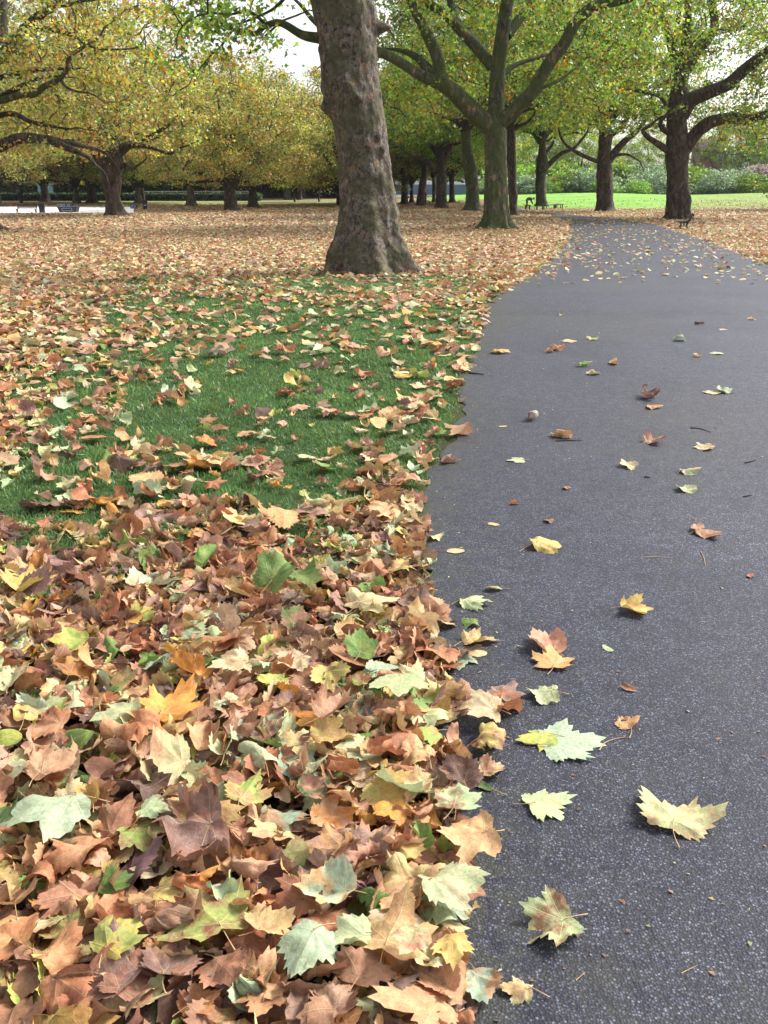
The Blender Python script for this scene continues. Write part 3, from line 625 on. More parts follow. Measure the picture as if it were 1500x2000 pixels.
# the other leaves of the heap that show largest
used = {}
cells = []
yy = 1120.0
while yy < 2060:
    wid = ppm(ground(400, yy))*0.106
    xx = -30+rng.uniform(0, wid*0.5)
    while xx < edge_px(yy)+12:
        cells.append((xx+rng.normal(0, wid*0.16), yy+rng.normal(0, wid*0.12), wid)); xx += wid*0.86
    yy += wid*0.52
cells.sort(key=lambda c: -c[1])
NFILL = 300-len(PATH_LEAVES)-len(HEAP)
taken = [(e[0], e[1], e[2]) for e in HEAP]
cells = [c for c in cells if all(math.hypot((c[0]-t[0]), (c[1]-t[1])*1.6) > 0.40*t[2] for t in taken)][:NFILL]
ORD = ['', 'second ', 'third ', 'fourth ', 'fifth ', 'sixth ']
for i, (cx_, cy_, w_) in enumerate(cells):
    k = rng.choice(MK, p=MW)
    dry = k in ('rust', 'tan', 'pinkish', 'brown', 'mauve', 'dark', 'orange')
    cu = rng.choice(['wavy', 'folded', 'curled', 'rolled', 'crumpled'], p=[0.25, 0.24, 0.24, 0.09, 0.18]) if dry else rng.choice(['flat', 'wavy', 'folded', 'curled'], p=[0.2, 0.4, 0.25, 0.15])
    sz = float(np.clip(rng.normal(1.0, 0.22), 0.6, 1.5)); w = w_*sz
    mx_, my_, mt = min(marks, key=lambda m: math.hypot(m[0]-cx_, (m[1]-cy_)*1.3))
    dx, dy = cx_-mx_, cy_-my_
    rel = ('right of ' if dx > 0 else 'left of ') if abs(dx) > abs(dy)*1.3 else ('just below ' if dy > 0 else 'just above ')
    szw = 'large ' if sz > 1.22 else ('small ' if sz < 0.8 else '')
    kw_ = {'two-tone': 'green and buff', 'dark': 'blackish brown', 'tan': 'tan'}.get(k, k)
    core = f"{szw}{CURLWORD[cu]} {kw_} leaf {rel}{mt}"
    n_ = used.get(core, 0); used[core] = n_+1
    lab = core if n_ == 0 else f"{szw}{CURLWORD[cu]} {kw_} leaf {rel}{mt}, {ORD[n_]}such up the heap"
    put_leaf(cx_, cy_, w, k, rng.uniform(0, 360), cu, lab, GH, lift=rng.uniform(-0.008, 0.018), tilt=(rng.normal(0, 0.15), rng.normal(0, 0.15)), stalk=0.4 if rng.random() < 0.5 else 0, style='oval' if rng.random() < 0.05 else 'plane')

# the uncounted litter ---------------------------------------------
def bank(step, rings, k, curls, p):
    out = []
    for _ in range(k):
        P, Q, T, UV = leaf_geom(rng, step, rings, 'plane', rng.choice(curls, p=p)); P = P-np.array([0, 0.4, 0]); out.append((P, Q, T, UV))
    return out
CU = ['flat', 'wavy', 'folded', 'curled', 'rolled', 'crumpled']
banks = [bank(6, 4, 22, CU, [.1, .25, .2, .2, .08, .17]), bank(12, 2, 20, CU, [.2, .3, .2, .2, .05, .05]), bank(24, 1, 14, CU[:4], [.3, .35, .2, .15]), bank(60, 1, 10, CU[:3], [.4, .4, .2])]
colA = np.array([PAL[k][0] for k in MK]); colB = np.array([PAL[k][1] for k in MK])
AV, AQ, AT, AC, AC2, AUV = [], [], [], [], [], []
nv = 0
def scatter(X, Y, Z, lod, size, tiltsd, weights=MW, bright=1.0):
    global nv
    n = len(X); bk = banks[lod]; pick = rng.integers(0, len(bk), n)
    ci = rng.choice(len(MK), n, p=weights)
    for b in range(len(bk)):
        idx = np.where(pick == b)[0]
        if not len(idx): continue
        P, Q, T, UV = bk[b]; m = len(P); k = len(idx)
        s = size*np.clip(rng.normal(1, 0.30, k), 0.35, 1.7)
        ya = rng.uniform(0, 6.2832, k); tx = rng.normal(0, tiltsd, k); ty = rng.normal(0, tiltsd, k)
        p = P[None]*s[:, None, None]
        # tilt about x then y then yaw
        c, sn = np.cos(tx)[:, None], np.sin(tx)[:, None]
        y1 = p[..., 1]*c-p[..., 2]*sn; z1 = p[..., 1]*sn+p[..., 2]*c
        c, sn = np.cos(ty)[:, None], np.sin(ty)[:, None]
        x2 = p[..., 0]*c+z1*sn; z2 = -p[..., 0]*sn+z1*c
        z2 = z2-np.percentile(z2, 10, axis=1)[:, None]
        c, sn = np.cos(ya)[:, None], np.sin(ya)[:, None]
        x3 = x2*c-y1*sn; y3 = x2*sn+y1*c
        W = np.stack([x3+X[idx, None], y3+Y[idx, None], z2+Z[idx, None]], -1).reshape(-1, 3)
        off = (nv+np.arange(k)*m)[:, None, None]
        if len(Q): AQ.append((Q[None]+off).reshape(-1, 4))
        AT.append((T[None]+off).reshape(-1, 3))
        j = np.clip(rng.normal(1, 0.13, (k, 1)), 0.6, 1.4)*(1+rng.normal(0, 0.05, (k, 3)))*bright
        AC.append(np.repeat(np.clip(colA[ci[idx]]*j, 0.01, .85), m, 0)); AC2.append(np.repeat(np.clip(colB[ci[idx]]*j, 0.01, .85), m, 0))
        AUV.append(np.tile(UV, (k, 1))); AV.append(W); nv += k*m
MWd = MW.copy(); MWd[MK.index('brown')] *= 2; MWd[MK.index('mauve')] *= 2.2; MWd[MK.index('dark')] *= 2.5; MWd /= MWd.sum()
# near heap
n = 11000
X = rng.uniform(-5.4, 0.6, n); Y = rng.uniform(0.8, 4.6, n); px, py, _ = proj(np.stack([X, Y, np.zeros(n)], -1))
ok = (px > -1700) & (px < edge_px(py)-4+20*rng.normal(0, 1, n)*(py > 1100)) & (py > 985) & (py < 2900) & (rng.random(n) < leaf_density(px, py, X, Y))
X, Y, px, py = X[ok], Y[ok], px[ok], py[ok]; h = pile_height(X, Y)
zz = h*rng.uniform(0.0, 0.95, len(X)); out = (px < -200) | (py > 2150)
scatter(X[~out], Y[~out], zz[~out], 0, 0.090, 0.30, MWd); scatter(X[out], Y[out], zz[out], 1, 0.095, 0.30, MWd)
# mid distance turf
n = 58000
Y = np.sqrt(rng.uniform(4.0**2, 19.0**2, n)); X = Y*rng.uniform(-0.86, 0.3, n); px, py, _ = proj(np.stack([X, Y, np.zeros(n)], -1))
d = leaf_density(px, py, X, Y)
ok = (px > -1100) & (px < edge_px(py)+8*rng.normal(0, 1, n)) & (py < 1060) & (rng.random(n) < -np.log(1-0.97*d)/(2.75+1.25*(1-d)))
X, Y, d, py = X[ok], Y[ok], d[ok], py[ok]
lift = np.where(d > 0.7, rng.uniform(0, 0.05, len(X)), 0.022)*(Y < 15)+0.01
near = (Y < 8.5) & (px[ok] > -120)
WL = MW.copy()
for k_, f_ in (('cream', 1.9), ('pale green', 1.5), ('tan', 1.2), ('dark', .6), ('pinkish', 1.2), ('rust', .9)): WL[MK.index(k_)] *= f_
WL /= WL.sum()
scatter(X[near], Y[near], lift[near], 0, 0.096, 0.22, WL); scatter(X[~near], Y[~near], lift[~near]+zg(X[~near], Y[~near]), 1, 0.096, 0.22, WL)
# 17-46 m, both sides of the path
def band(n, y0, y1, lod, size, tilt, x0, x1, prob, pathp):
    Y = np.sqrt(rng.uniform(y0*y0, y1*y1, n)); X = Y*rng.uniform(x0, x1, n)
    Z = zg(X, Y); px, py, _ = proj(np.stack([X, Y, Z], -1)); onp = on_path(px, py)
    p = np.where(onp, pathp*ss(640, 450, py) if False else pathp, prob)
    lw = ss(94, 104, Y-24*(1-ss(0.10, 0.14, X/Y)))*ss(0.03, 0.06, X/Y); p = p*(1-lw*(0.85-0.35*ss(0.27, 0.36, X/Y)))
    trunk = (np.abs(X+0.15) < 0.75) & (np.abs(Y-17.0) < 0.8)
    pave = (px < 262) & (py > 403.5) & (py < 416.5); p = p*np.where(pave, 0.03, 1.0)
    ok = (rng.random(n) < p) & ~trunk
    return X[ok], Y[ok], Z[ok]+0.012+0.03*onp[ok]
WF = WL.copy(); WF[MK.index('cream')] *= 2.8; WF[MK.index('brown')] *= .6; WF[MK.index('two-tone')] *= 1.5; WF[MK.index('pinkish')] *= 2.2; WF[MK.index('tan')] *= .4; WF[MK.index('mauve')] *= 1.4; WF[MK.index('yellow')] *= .4; WF[MK.index('orange')] *= .4; WF /= WF.sum()
X, Y, Z = band(92000, 18.5, 46, 2, 0.09, 0.25, -0.57, 0.57, 0.95, 0.015); scatter(X, Y, Z, 2, 0.088, 0.25, WF)
X, Y, Z = band(80000, 46, 125, 3, 0.1, 0.3, -0.46, 0.46, 0.95, 0.06); scatter(X, Y, Z, 3, 0.12, 0.3, WF)
# drifts on the far part of the path and a thin strew along its edges
n = 2300; pyy = rng.uniform(428, 560, n)**1.0; f = rng.beta(0.55, 0.75, n); lx = edge_px(pyy); rx = redge_px(pyy)
keep = rng.random(n) < np.interp(pyy, [428, 450, 500, 560], [0.6, 0.5, 0.36, 0.16])
pts = [ground(float(a+(b-a)*ff), float(y)) for a, b, ff, y, kk in zip(lx, rx, f, pyy, keep) if kk]
WP = WF.copy(); WP[MK.index('cream')] *= 6; WP[MK.index('pale green')] *= 4; WP[MK.index('rust')] *= .4; WP[MK.index('brown')] *= .4; WP[MK.index('yellow')] *= 1.5; WP /= WP.sum()
P = np.array([tuple(p) for p in pts]); scatter(P[:, 0], P[:, 1], P[:, 2]+0.035, 2, 0.085, 0.2, WP)
# right verge near 14-24 m
n = 3200; Y = rng.uniform(1, 26, n); X = np.interp(Y, [0, 4, 10, 19, 26], [5.1, 5.1, 5.9, 8.4, 9.9])+np.abs(rng.normal(0, 1.6, n)); scatter(X, Y, zg(X, Y)+0.01, 1, 0.12, 0.25, WF)
me = mesh_np('fallen_leaves', np.concatenate(AV), [np.concatenate(AQ), np.concatenate(AT)], np.concatenate(AC), np.concatenate(AC2), np.concatenate(AUV))
o = link('fallen_leaves', me, None, DRY); tag(o, 'carpet of brown, tan and pale green plane leaves over the park ground', 'leaves', None, 'stuff')
del AV, AQ, AT, AC, AC2, AUV

# grass ------------------------------------------------------------
def grass():
    n = 560000
    Y = 3.1+15.5*rng.random(n)**1.35; X = rng.uniform(-0.80, 0.2, n)*Y; X = np.where(rng.random(n) < 0.3, rng.uniform(-0.1, 0.16, n)*Y, X)
    px, py, _ = proj(np.stack([X, Y, np.zeros(n)], -1)); d = leaf_density(px, py, X, Y)
    ok = (px < edge_px(py)+1+4*rng.normal(0, 1, n)) & (px > -700) & (rng.random(n) < np.clip(1.15-d, 0.12, 1)) & (py < 1200)
    bare = ((X+0.1)/0.95)**2+((Y-17.3)/0.9)**2 < 0.6+0.5*rng.random(n); ok &= ~bare
    X, Y = X[ok], Y[ok]; k = len(X)
    tuft = vnoise(X, Y, 5, 4)
    h = (0.012+0.024*rng.random(k))*(0.5+1.0*tuft); w = 0.0016+0.0003*Y
    a = rng.uniform(0, 6.283, k); l = rng.normal(0, 0.5, (k, 2))*h[:, None]
    bx, by = np.cos(a)*w, np.sin(a)*w; z = zg(X, Y)
    V = np.zeros((k, 5, 3)); V[:, 0] = np.stack([X-bx, Y-by, z-0.002], -1); V[:, 1] = np.stack([X+bx, Y+by, z-0.002], -1)
    V[:, 2] = np.stack([X+bx*.7+l[:, 0]*.4, Y+by*.7+l[:, 1]*.4, z+h*.6], -1); V[:, 3] = np.stack([X-bx*.7+l[:, 0]*.4, Y-by*.7+l[:, 1]*.4, z+h*.6], -1)
    V[:, 4] = np.stack([X+l[:, 0]*1.3, Y+l[:, 1]*1.3, z+h], -1)
    q = (np.arange(k)*5)[:, None]
    c = np.array([0.098, 0.185, 0.068])*(0.6+0.8*rng.random((k, 1))); y_ = rng.random(k) < 0.16; c[y_] = np.array([0.2, 0.22, 0.06])*(0.7+0.5*rng.random((y_.sum(), 1)))
    c = c*(1+0.5*(tuft[:, None]-0.5))*(0.8+0.4*vnoise(X, Y, 1.3, 77)[:, None])
    me = mesh_np('grass', V.reshape(-1, 3), [q+np.array([0, 1, 2, 3]), q+np.array([3, 2, 4])], np.repeat(c, 5, 0))
    o = link('grass', me, None, CROWN); tag(o, 'short green turf grass showing between the fallen leaves', 'grass', None, 'stuff')
grass()

# ------------------------------------------------------------------ trees
KITE = (np.array([(0, 0, 0), (0.42, 0.45, 0.06), (0, 1, 0), (-0.42, 0.45, 0.06)], float), np.array([[0, 1, 2, 3]]))
LOBE = (np.array([(0, 0, 0), (0.5, 0.42, 0.08), (0.2, 0.55, 0.0), (0, 1, 0.02), (-0.2, 0.55, 0.0), (-0.5, 0.42, 0.08)], float), np.array([[0, 1, 2, 3], [0, 3, 4, 5]]))
TP = {'yellow': [((0.36, 0.34, 0.09), 24), ((0.23, 0.30, 0.08), 25), ((0.09, 0.15, 0.045), 14), ((0.46, 0.31, 0.07), 13), ((0.32, 0.17, 0.07), 13), ((0.17, 0.11, 0.075), 11)],
      'mixed': [((0.20, 0.30, 0.055), 34), ((0.12, 0.21, 0.045), 26), ((0.30, 0.32, 0.07), 13), ((0.05, 0.10, 0.025), 14), ((0.38, 0.23, 0.045), 8), ((0.24, 0.13, 0.05), 7)],
      'green': [((0.13, 0.22, 0.035), 36), ((0.08, 0.16, 0.03), 28), ((0.22, 0.28, 0.05), 20), ((0.05, 0.10, 0.025), 8), ((0.38, 0.25, 0.04), 5), ((0.30, 0.15, 0.04), 3)],
      'shrub': [((0.14, 0.20, 0.12), 40), ((0.19, 0.25, 0.16), 28), ((0.09, 0.14, 0.07), 22), ((0.24, 0.28, 0.12), 10)],
      'bright': [((0.17, 0.29, 0.06), 40), ((0.25, 0.36, 0.08), 30), ((0.11, 0.2, 0.05), 30)],
      'purple': [((0.26, 0.19, 0.19), 40), ((0.32, 0.24, 0.24), 30), ((0.18, 0.15, 0.12), 30)],
      'hedge': [((0.03, 0.055, 0.026), 50), ((0.05, 0.085, 0.034), 40), ((0.10, 0.13, 0.06), 10)],
      'sap': [((0.22, 0.33, 0.05), 40), ((0.33, 0.4, 0.06), 40), ((0.14, 0.22, 0.04), 20)],
      'bronze': [((0.28, 0.22, 0.09), 50), ((0.36, 0.26, 0.1), 30), ((0.2, 0.2, 0.06), 20)]}
def leaves_mesh(name, C, per, sig, size, pal, tmpl, seed, flat=0.55):
    rg = np.random.default_rng(seed); C = np.asarray(C, float); K = len(C)
    n = K*per; ci = np.repeat(np.arange(K), per)
    sg = sig*rg.uniform(0.7, 1.3, K)
    pos = C[ci]+rg.normal(0, 1, (n, 3))*sg[ci][:, None]*np.array([1, 1, flat])
    T, Fq = tmpl; m = len(T)
    s = size*rg.uniform(0.6, 1.25, n)
    u = rg.normal(0, 1, (n, 3)); u[:, 2] = u[:, 2]*0.6-0.45; u /= np.linalg.norm(u, axis=1)[:, None]
    nn = rg.normal(0, 0.75, (n, 3)); nn[:, 2] += 0.75; w = np.cross(u, nn); w /= np.linalg.norm(w, axis=1)[:, None]+1e-9; nn = np.cross(w, u)
    V = pos[:, None]+s[:, None, None]*(T[None, :, 0, None]*w[:, None]+T[None, :, 1, None]*u[:, None]+T[None, :, 2, None]*nn[:, None])
    pc = np.array([p[0] for p in TP[pal]]); pw = np.array([p[1] for p in TP[pal]], float); pw /= pw.sum()
    cl = rg.choice(len(pc), K, p=pw); lf = rg.choice(len(pc), n, p=pw); use = rg.random(n) < 0.3
    c = 1.27*pc[np.where(use, cl[ci], lf)]*(rg.uniform(0.75, 1.3, K)[ci][:, None])*np.exp(rg.normal(0, 0.28, (n, 1)))
    q = (Fq[None]+(np.arange(n)*m)[:, None, None]).reshape(-1, 4)
    return mesh_np(name, V.reshape(-1, 3), q, np.repeat(np.clip(c, 0.005, .8), m, 0), smooth=False)
def grow(skel, C, seed, r0=0.012, rk=0.011, sides=4, wig=0.16):
    """joins every leaf cluster to the nearest wood with a crooked twig"""
    rg = np.random.default_rng(seed); S = np.asarray(skel, float); C = np.asarray(C, float)
    d0 = np.array([np.min(np.linalg.norm(S-c, axis=1)) for c in C]); order = np.argsort(d0)
    buf = np.zeros((len(S)+len(C)*7, 3)); buf[:len(S)] = S; ns = len(S); VV = []; FF = []; off = 0
    for i in order:
        c = C[i]; d = np.linalg.norm(buf[:ns]-c, axis=1)+0.35*np.maximum(0, buf[:ns, 2]-c[2]); j = int(np.argmin(d)); a = buf[j]; L_ = np.linalg.norm(c-a)
        if L_ < 0.25: continue
        t = np.linspace(0, 1, 7)[:, None]; mid = np.array([0, 0, 0.16*L_])
        P = a*(1-t)+c*t+mid*np.sin(t*math.pi)+rg.normal(0, wig*0.35*L_**0.8, (7, 3))*np.sin(t*math.pi)
        P[0] = a
        r = r0+rk*min(L_, 4)
        V, Fq = tube(P, [r*1.5, r, r*0.4], sides); VV.append(V); FF.append(Fq+off); off += len(V)
        buf[ns:ns+6] = P[1:]; ns += 6
    if not VV: return None
    return np.concatenate(VV), np.concatenate(FF)
def trunk_mesh(base, prof, Yd, seed, seg=32, rings=60, amp=0.05, burls=(), butt=0.18, extra_top=None, freq=1.0):
    """prof: (py, x_left, x_right) in photo pixels, turned into heights, centres and radii at the depth of the tree"""
    lv = []
    for (py_, xl, xr) in prof:
        a, b = at(xl, py_, Yd), at(xr, py_, Yd); lv.append((a.z, (a.x+b.x)/2, abs(b.x-a.x)/2))
    if extra_top: lv += extra_top
    lv.sort(); z0 = base.z-0.15
    zz = np.array([l[0] for l in lv]); cxx = np.array([l[1] for l in lv]); rrr = np.array([l[2] for l in lv])
    zt = np.linspace(0, 1, rings)**1.15*(zz[-1]-z0)+z0; V = np.zeros((rings, seg, 3)); a = np.linspace(0, 2*math.pi, seg, endpoint=False)
    ks = 9; cxs = np.interp(zt, zz, cxx); rs = np.interp(zt, zz, rrr)
    rg = np.random.default_rng(seed); ph = rg.uniform(0, 6.28, 4)
    for i in range(rings):
        hz = zt[i]-base.z; rb = rs[i]; fl = math.exp(-max(hz, 0)/(rs[0]*0.9))
        for j in range(seg):
            p = Vector((math.cos(a[j])*1.0, math.sin(a[j])*1.0, 0)); q = Vector((p.x*rb*freq, p.y*rb*freq, zt[i]*freq*0.55+seed*3.1))
            k = noise.noise(q*2.2)*0.9+noise.noise(q*5.5)*0.6+noise.noise(q*12)*0.3
            r_ = rb*(1+amp*k+butt*fl*(0.5*math.sin(5*a[j]+ph[0])+0.35*math.sin(8*a[j]+ph[1])+0.3*math.sin(13*a[j]+ph[2]))-butt*fl*0.25)
            for (bz, ba, br, bs) in burls:
                da = (a[j]-ba+math.pi) % (2*math.pi)-math.pi
                r_ += br*math.exp(-((zt[i]-bz)/bs)**2-(da*rb/bs)**2)
            V[i, j] = (cxs[i]+p.x*r_, base.y+p.y*r_, zt[i])
    V = V.reshape(-1, 3)-np.array(base); q = np.arange(rings*seg).reshape(rings, seg); nx = np.roll(q, -1, 1)
    Fq = np.stack([q[:-1], nx[:-1], nx[1:], q[1:]], -1).reshape(-1, 4)
    cap = np.concatenate([V, [V[-seg:].mean(0)]]); tr = np.stack([q[-1], nx[-1], np.full(seg, len(V))], -1)
    return mesh_np('trunk', cap, [Fq, tr]), np.stack([cxs, np.full(rings, base.y), zt], -1)
def limb(parent, base, pts, widths, mat, Yd, seed, sides=12, name='branch', bump=0.12, ext=None):
    """pts: (px, py, depth offset in metres)"""
    P = [at(p[0], p[1], Yd+(p[2] if len(p) > 2 else 0)) for p in pts]; k = F/float(proj(np.array(P[0]))[2])
    W = [w/k/2 for w in widths]; nseg = len(P)
    # the arm goes on, thinning, beyond its last drawn point
    rg = np.random.default_rng(seed+900); d = (P[-1]-P[-2]).normalized(); ln = ext if ext is not None else min(3.5, 18*W[-1]+0.6); p = P[-1].copy()
    for i in range(4):
        d = (d+Vector((rg.normal(0, .3), rg.normal(0, .3), rg.normal(0.02, .28)))).normalized(); p = p+d*ln/4; P.append(p.copy())
    x0 = np.linspace(0, (nseg-1)/(len(P)-1), len(W)); xx = np.linspace(0, 1, 24)
    W = list(np.interp(xx, list(x0)+[1.0], list(W)+[0.012]))
    Q = smooth_path(P, 6)
    B = Vector(base); V, Fq = tube([q-B for q in Q], W, sides, bump, seed)
    link(name, mesh_np(name, V, Fq), parent, mat)
    return [tuple(q) for q in Q]
def ell(n, c, rad, seed, inner=0.35, zmin=None, fn=None):
    rg = np.random.default_rng(seed); out = []
    while len(out) < n:
        v = rg.normal(0, 1, 3); v /= np.linalg.norm(v); v *= rg.uniform(inner**3, 1)**(1/3)
        p = np.array(c)+v*np.array(rad)
        if zmin is not None and p[2] < zmin: continue
        if fn is not None and not fn(p): continue
        out.append(p)
    return np.array(out)

def crown_part(parent, leaf_me, g, b):
    tw = mesh_np('tw', g[0]-np.array(b), g[1]); bm = bmesh.new(); bm.from_mesh(leaf_me); n = len(bm.faces); bm.from_mesh(tw); bm.faces.ensure_lookup_table()
    for f in bm.faces[n:]: f.material_index = 1; f.smooth = True
    bm.to_mesh(leaf_me); bm.free(); bpy.data.meshes.remove(tw)
    o = link('crown', leaf_me, parent, CROWN); leaf_me.materials.append(TWIG); return o
# --- 1. the big leaning trunk -------------------------------------------------
b1 = ground(733, 536); b1.y += 0.55; b1.z = float(zg(b1.x, b1.y))
Y1 = b1.y
prof1 = [(540, 640, 846), (530, 644, 828), (516, 646, 812), (500, 647, 803), (482, 651, 795), (460, 656, 785), (420, 662, 778), (380, 664, 770), (330, 662, 765), (300, 660, 762), (265, 655, 757), (240, 648, 752), (210, 640, 748), (190, 634, 745), (150, 629, 741), (100, 624, 738), (60, 620, 735), (0, 608, 727), (-60, 598, 716), (-160, 584, 700)]
def zpx(py_, Y): return at(750, py_, Y).z
rg_ = np.random.default_rng(3)
bur = [(zpx(212, Y1), math.pi*1.02, 0.16, 0.14), (zpx(175, Y1), math.pi*1.0, 0.05, 0.12), (zpx(55, Y1), -0.12, 0.30, 0.11), (zpx(18, Y1), -0.3, 0.08, 0.22),
       (zpx(160, Y1), -1.9, 0.08, 0.16), (zpx(195, Y1), -1.5, 0.08, 0.13), (zpx(275, Y1), -2.0, 0.07, 0.12), (zpx(240, Y1), -2.35, 0.06, 0.1), (zpx(110, Y1), -2.3, 0.05, 0.09), (zpx(290, Y1), -0.7, 0.04, 0.07), (zpx(400, Y1), -1.2, 0.03, 0.12), (zpx(420, Y1), -2.0, 0.04, 0.15)]
for _ in range(70): bur.append((rg_.uniform(0.3, 5.5), rg_.uniform(-2.9, -0.2), rg_.uniform(-0.055, 0.06), rg_.uniform(0.05, 0.13)))
t1 = empty('plane_tree', b1); tag(t1, 'huge leaning plane tree with knobbly peeling bark on the grass beside the path', 'tree', 'plane trees in the park')
me, ax1 = trunk_mesh(b1, prof1, Y1, 1, 128, 260, 0.085, bur, 0.22, extra_top=[(7.5, -1.1, 0.5), (9.5, -1.3, 0.36)], freq=1.3)
link('trunk', me, t1, BARK_MAIN)
sk = [tuple(p) for p in ax1[-60:]]
s_a = limb(t1, b1, [(660, 78, 0), (620, 74, 0.0), (590, 68, -0.1), (560, 50, -0.2), (540, 44, -0.2), (515, 52, -0.1), (500, 66, 0.1), (478, 60, 0.3), (455, 58, 0.4), (425, 40, 0.6)], [24, 15, 12, 9, 5], BARK_MOSS, Y1, 2)
s_b = limb(t1, b1, [(520, 50, -0.1), (500, 30, -0.4), (480, 22, -0.5), (450, 28, -0.6), (420, 26, -0.8), (390, 30, -1)], [7, 5, 3], BARK_MOSS, Y1, 3)
s_c = limb(t1, b1, [(455, 58, 0.4), (440, 78, 0.5), (430, 92, 0.5), (410, 110, 0.6), (390, 135, 0.6)], [5, 4, 2], BARK_MOSS, Y1, 4)
s_d = limb(t1, b1, [(590, -60, 0.2), (560, -10, 0), (540, 12, 0), (520, 25, -0.1), (480, 42, -0.2)], [9, 6, 4], BARK_MOSS, Y1, 5)
s_e = limb(t1, b1, [(700, -120, 0), (790, -90, -0.6), (860, -110, -1.2), (960, -180, -2)], [24, 16, 8], BARK_MOSS, Y1, 6)
sk += s_a+s_b+s_c+s_d+s_e
rg_ = np.random.default_rng(11)
C1 = []
for (cx, cy, n) in ((470, 30, 9), (430, 95, 7), (500, 90, 3), (390, 30, 8), (550, 5, 3), (350, 120, 6), (420, -10, 9), (330, 0, 7), (640, -10, 2)):
    for _ in range(n):
        q = at(cx+rg_.normal(0, 34), cy+rg_.normal(0, 26), Y1+rg_.normal(0, 1.3)); C1.append(tuple(q))
C1 = [c for c in C1]
C1t = ell(150, (b1.x-0.5, b1.y+1, 10.5), (7.0, 5.0, 4.5), 12, 0.3, 6.6)
CC = np.array(C1); g_ = grow(sk, np.concatenate([CC, C1t]), 13, 0.006, 0.006, 4, 0.2)
crown_part(t1, leaves_mesh('crown', np.concatenate([CC, C1t])-np.array(b1), 34, 0.27, 0.12, 'mixed', LOBE, 14), g_, b1)

# --- 2. the forked mossy tree ---------------------------------------------------
b2 = ground(971, 447); b2.y += 0.6; Y2 = b2.y
t2 = empty('plane_tree', b2); tag(t2, 'mossy green plane tree forking low into wide arms left of the path bend', 'tree', 'plane trees in the park')
prof2 = [(447, 925, 1014), (440, 934, 1007), (432, 940, 1001), (420, 944, 997), (400, 945, 994), (350, 946, 991), (300, 947, 989), (265, 946, 989), (245, 948, 988), (225, 952, 984), (180, 955, 986), (130, 958, 987), (90, 964, 992), (60, 969, 996), (0, 978, 1003), (-60, 988, 1008)]
me, ax2 = trunk_mesh(b2, prof2, Y2, 5, 48, 110, 0.04, [(zpx(425, Y2), -1.5, 0.12, 0.25), (zpx(430, Y2), -2.4, 0.1, 0.2)], 0.3, extra_top=[(14.0, b2.x+1.2, 0.12)])
link('trunk', me, t2, BARK_MOSS); sk = [tuple(p) for p in ax2[-40:]]
for i, (pts, w) in enumerate([
  ([(972, 262, 0), (950, 240, -0.1), (928, 222, -0.3), (905, 198, -0.6), (882, 176, -0.8), (862, 163, -1.0)], [40, 36, 31, 27]),
  ([(868, 168, -1.0), (820, 146, -1.3), (782, 122, -1.6), (748, 104, -1.9), (700, 88, -2.3), (640, 60, -2.6)], [24, 19, 17, 12]),
  ([(866, 170, -1.0), (860, 135, -1.0), (846, 92, -0.9), (826, 50, -0.8), (806, 10, -0.6), (790, -40, -0.5), (770, -110, 0)], [25, 22, 18, 12]),
  ([(968, 250, 0), (1000, 218, -0.4), (1028, 192, -0.7), (1045, 170, -0.9), (1074, 122, -1.2), (1104, 82, -1.5), (1126, 42, -1.7), (1162, 12, -1.9), (1206, 2, -2.1), (1250, -15, -2.3)], [30, 26, 23, 20, 14]),
  ([(1040, 182, -0.8), (1062, 170, -0.6), (1090, 158, -0.2), (1115, 140, 0.3)], [10, 7, 4]),
  ([(962, 130, 0.2), (935, 97, 0.4), (902, 62, 0.7), (868, 28, 1.0), (825, -2, 1.3), (780, -40, 1.5)], [24, 21, 17, 12]),
  ([(950, 118, 0.3), (925, 80, 1.0), (895, 45, 1.5), (882, 10, 2.0), (872, -40, 2.2)], [20, 17, 13]),
  ([(978, 150, 0.2), (1005, 128, 0.8), (1040, 115, 1.4), (1075, 105, 2)], [12, 9, 5]),
  ([(990, 70, 0.0), (1020, 30, 0.6), (1060, -20, 1.2), (1090, -70, 1.6)], [20, 16, 10])]):
    sk += limb(t2, b2, pts, w, BARK_MOSS, Y2, 20+i)
def f2(p):
    if p[1] < Y2-1.0 and p[2] < 8.6: return False
    if abs(p[1]-Y2) < 2.2 and abs(p[0]-b2.x) < 2.5 and p[2] < 8.0: return False
    return p[2] > 4.6+(1.8 if abs(p[0]-b2.x) < 3 else 0)
C2 = ell(560, (b2.x, b2.y+1.5, 9.0), (8.5, 7.5, 6.0), 31, 0.45, 4.2, f2)
g_ = grow(sk, C2, 32, 0.01, 0.009)
crown_part(t2, leaves_mesh('crown', C2-np.array(b2), 66, 0.40, 0.185, 'mixed', LOBE, 33), g_, b2)

# --- 3. the thick dark tree at the right ------------------------------------------
b3 = ground(1324, 429); b3.y += 0.8; Y3 = b3.y
t3 = empty('plane_tree', b3); tag(t3, 'thick dark lumpy plane tree right of the path with the iron bench before it', 'tree', 'plane trees in the park')
prof3 = [(429, 1292, 1356), (420, 1299, 1349), (400, 1301, 1346), (385, 1301, 1348), (365, 1303, 1344), (345, 1303, 1343), (325, 1302, 1343), (308, 1299, 1346), (288, 1299, 1348), (262, 1303, 1342), (235, 1302, 1341), (205, 1306, 1345), (180, 1309, 1346), (160, 1316, 1344), (130, 1318, 1349), (115, 1320, 1352), (100, 1328, 1351), (60, 1334, 1351), (0, 1336, 1350), (-60, 1338, 1349)]
me, ax3 = trunk_mesh(b3, prof3, Y3, 9, 48, 130, 0.07, [(zpx(395, Y3), -0.6, 0.12, 0.4), (zpx(300, Y3), -2.6, 0.1, 0.3)], 0.16, extra_top=[(16, b3.x+0.4, 0.12)], freq=0.8)
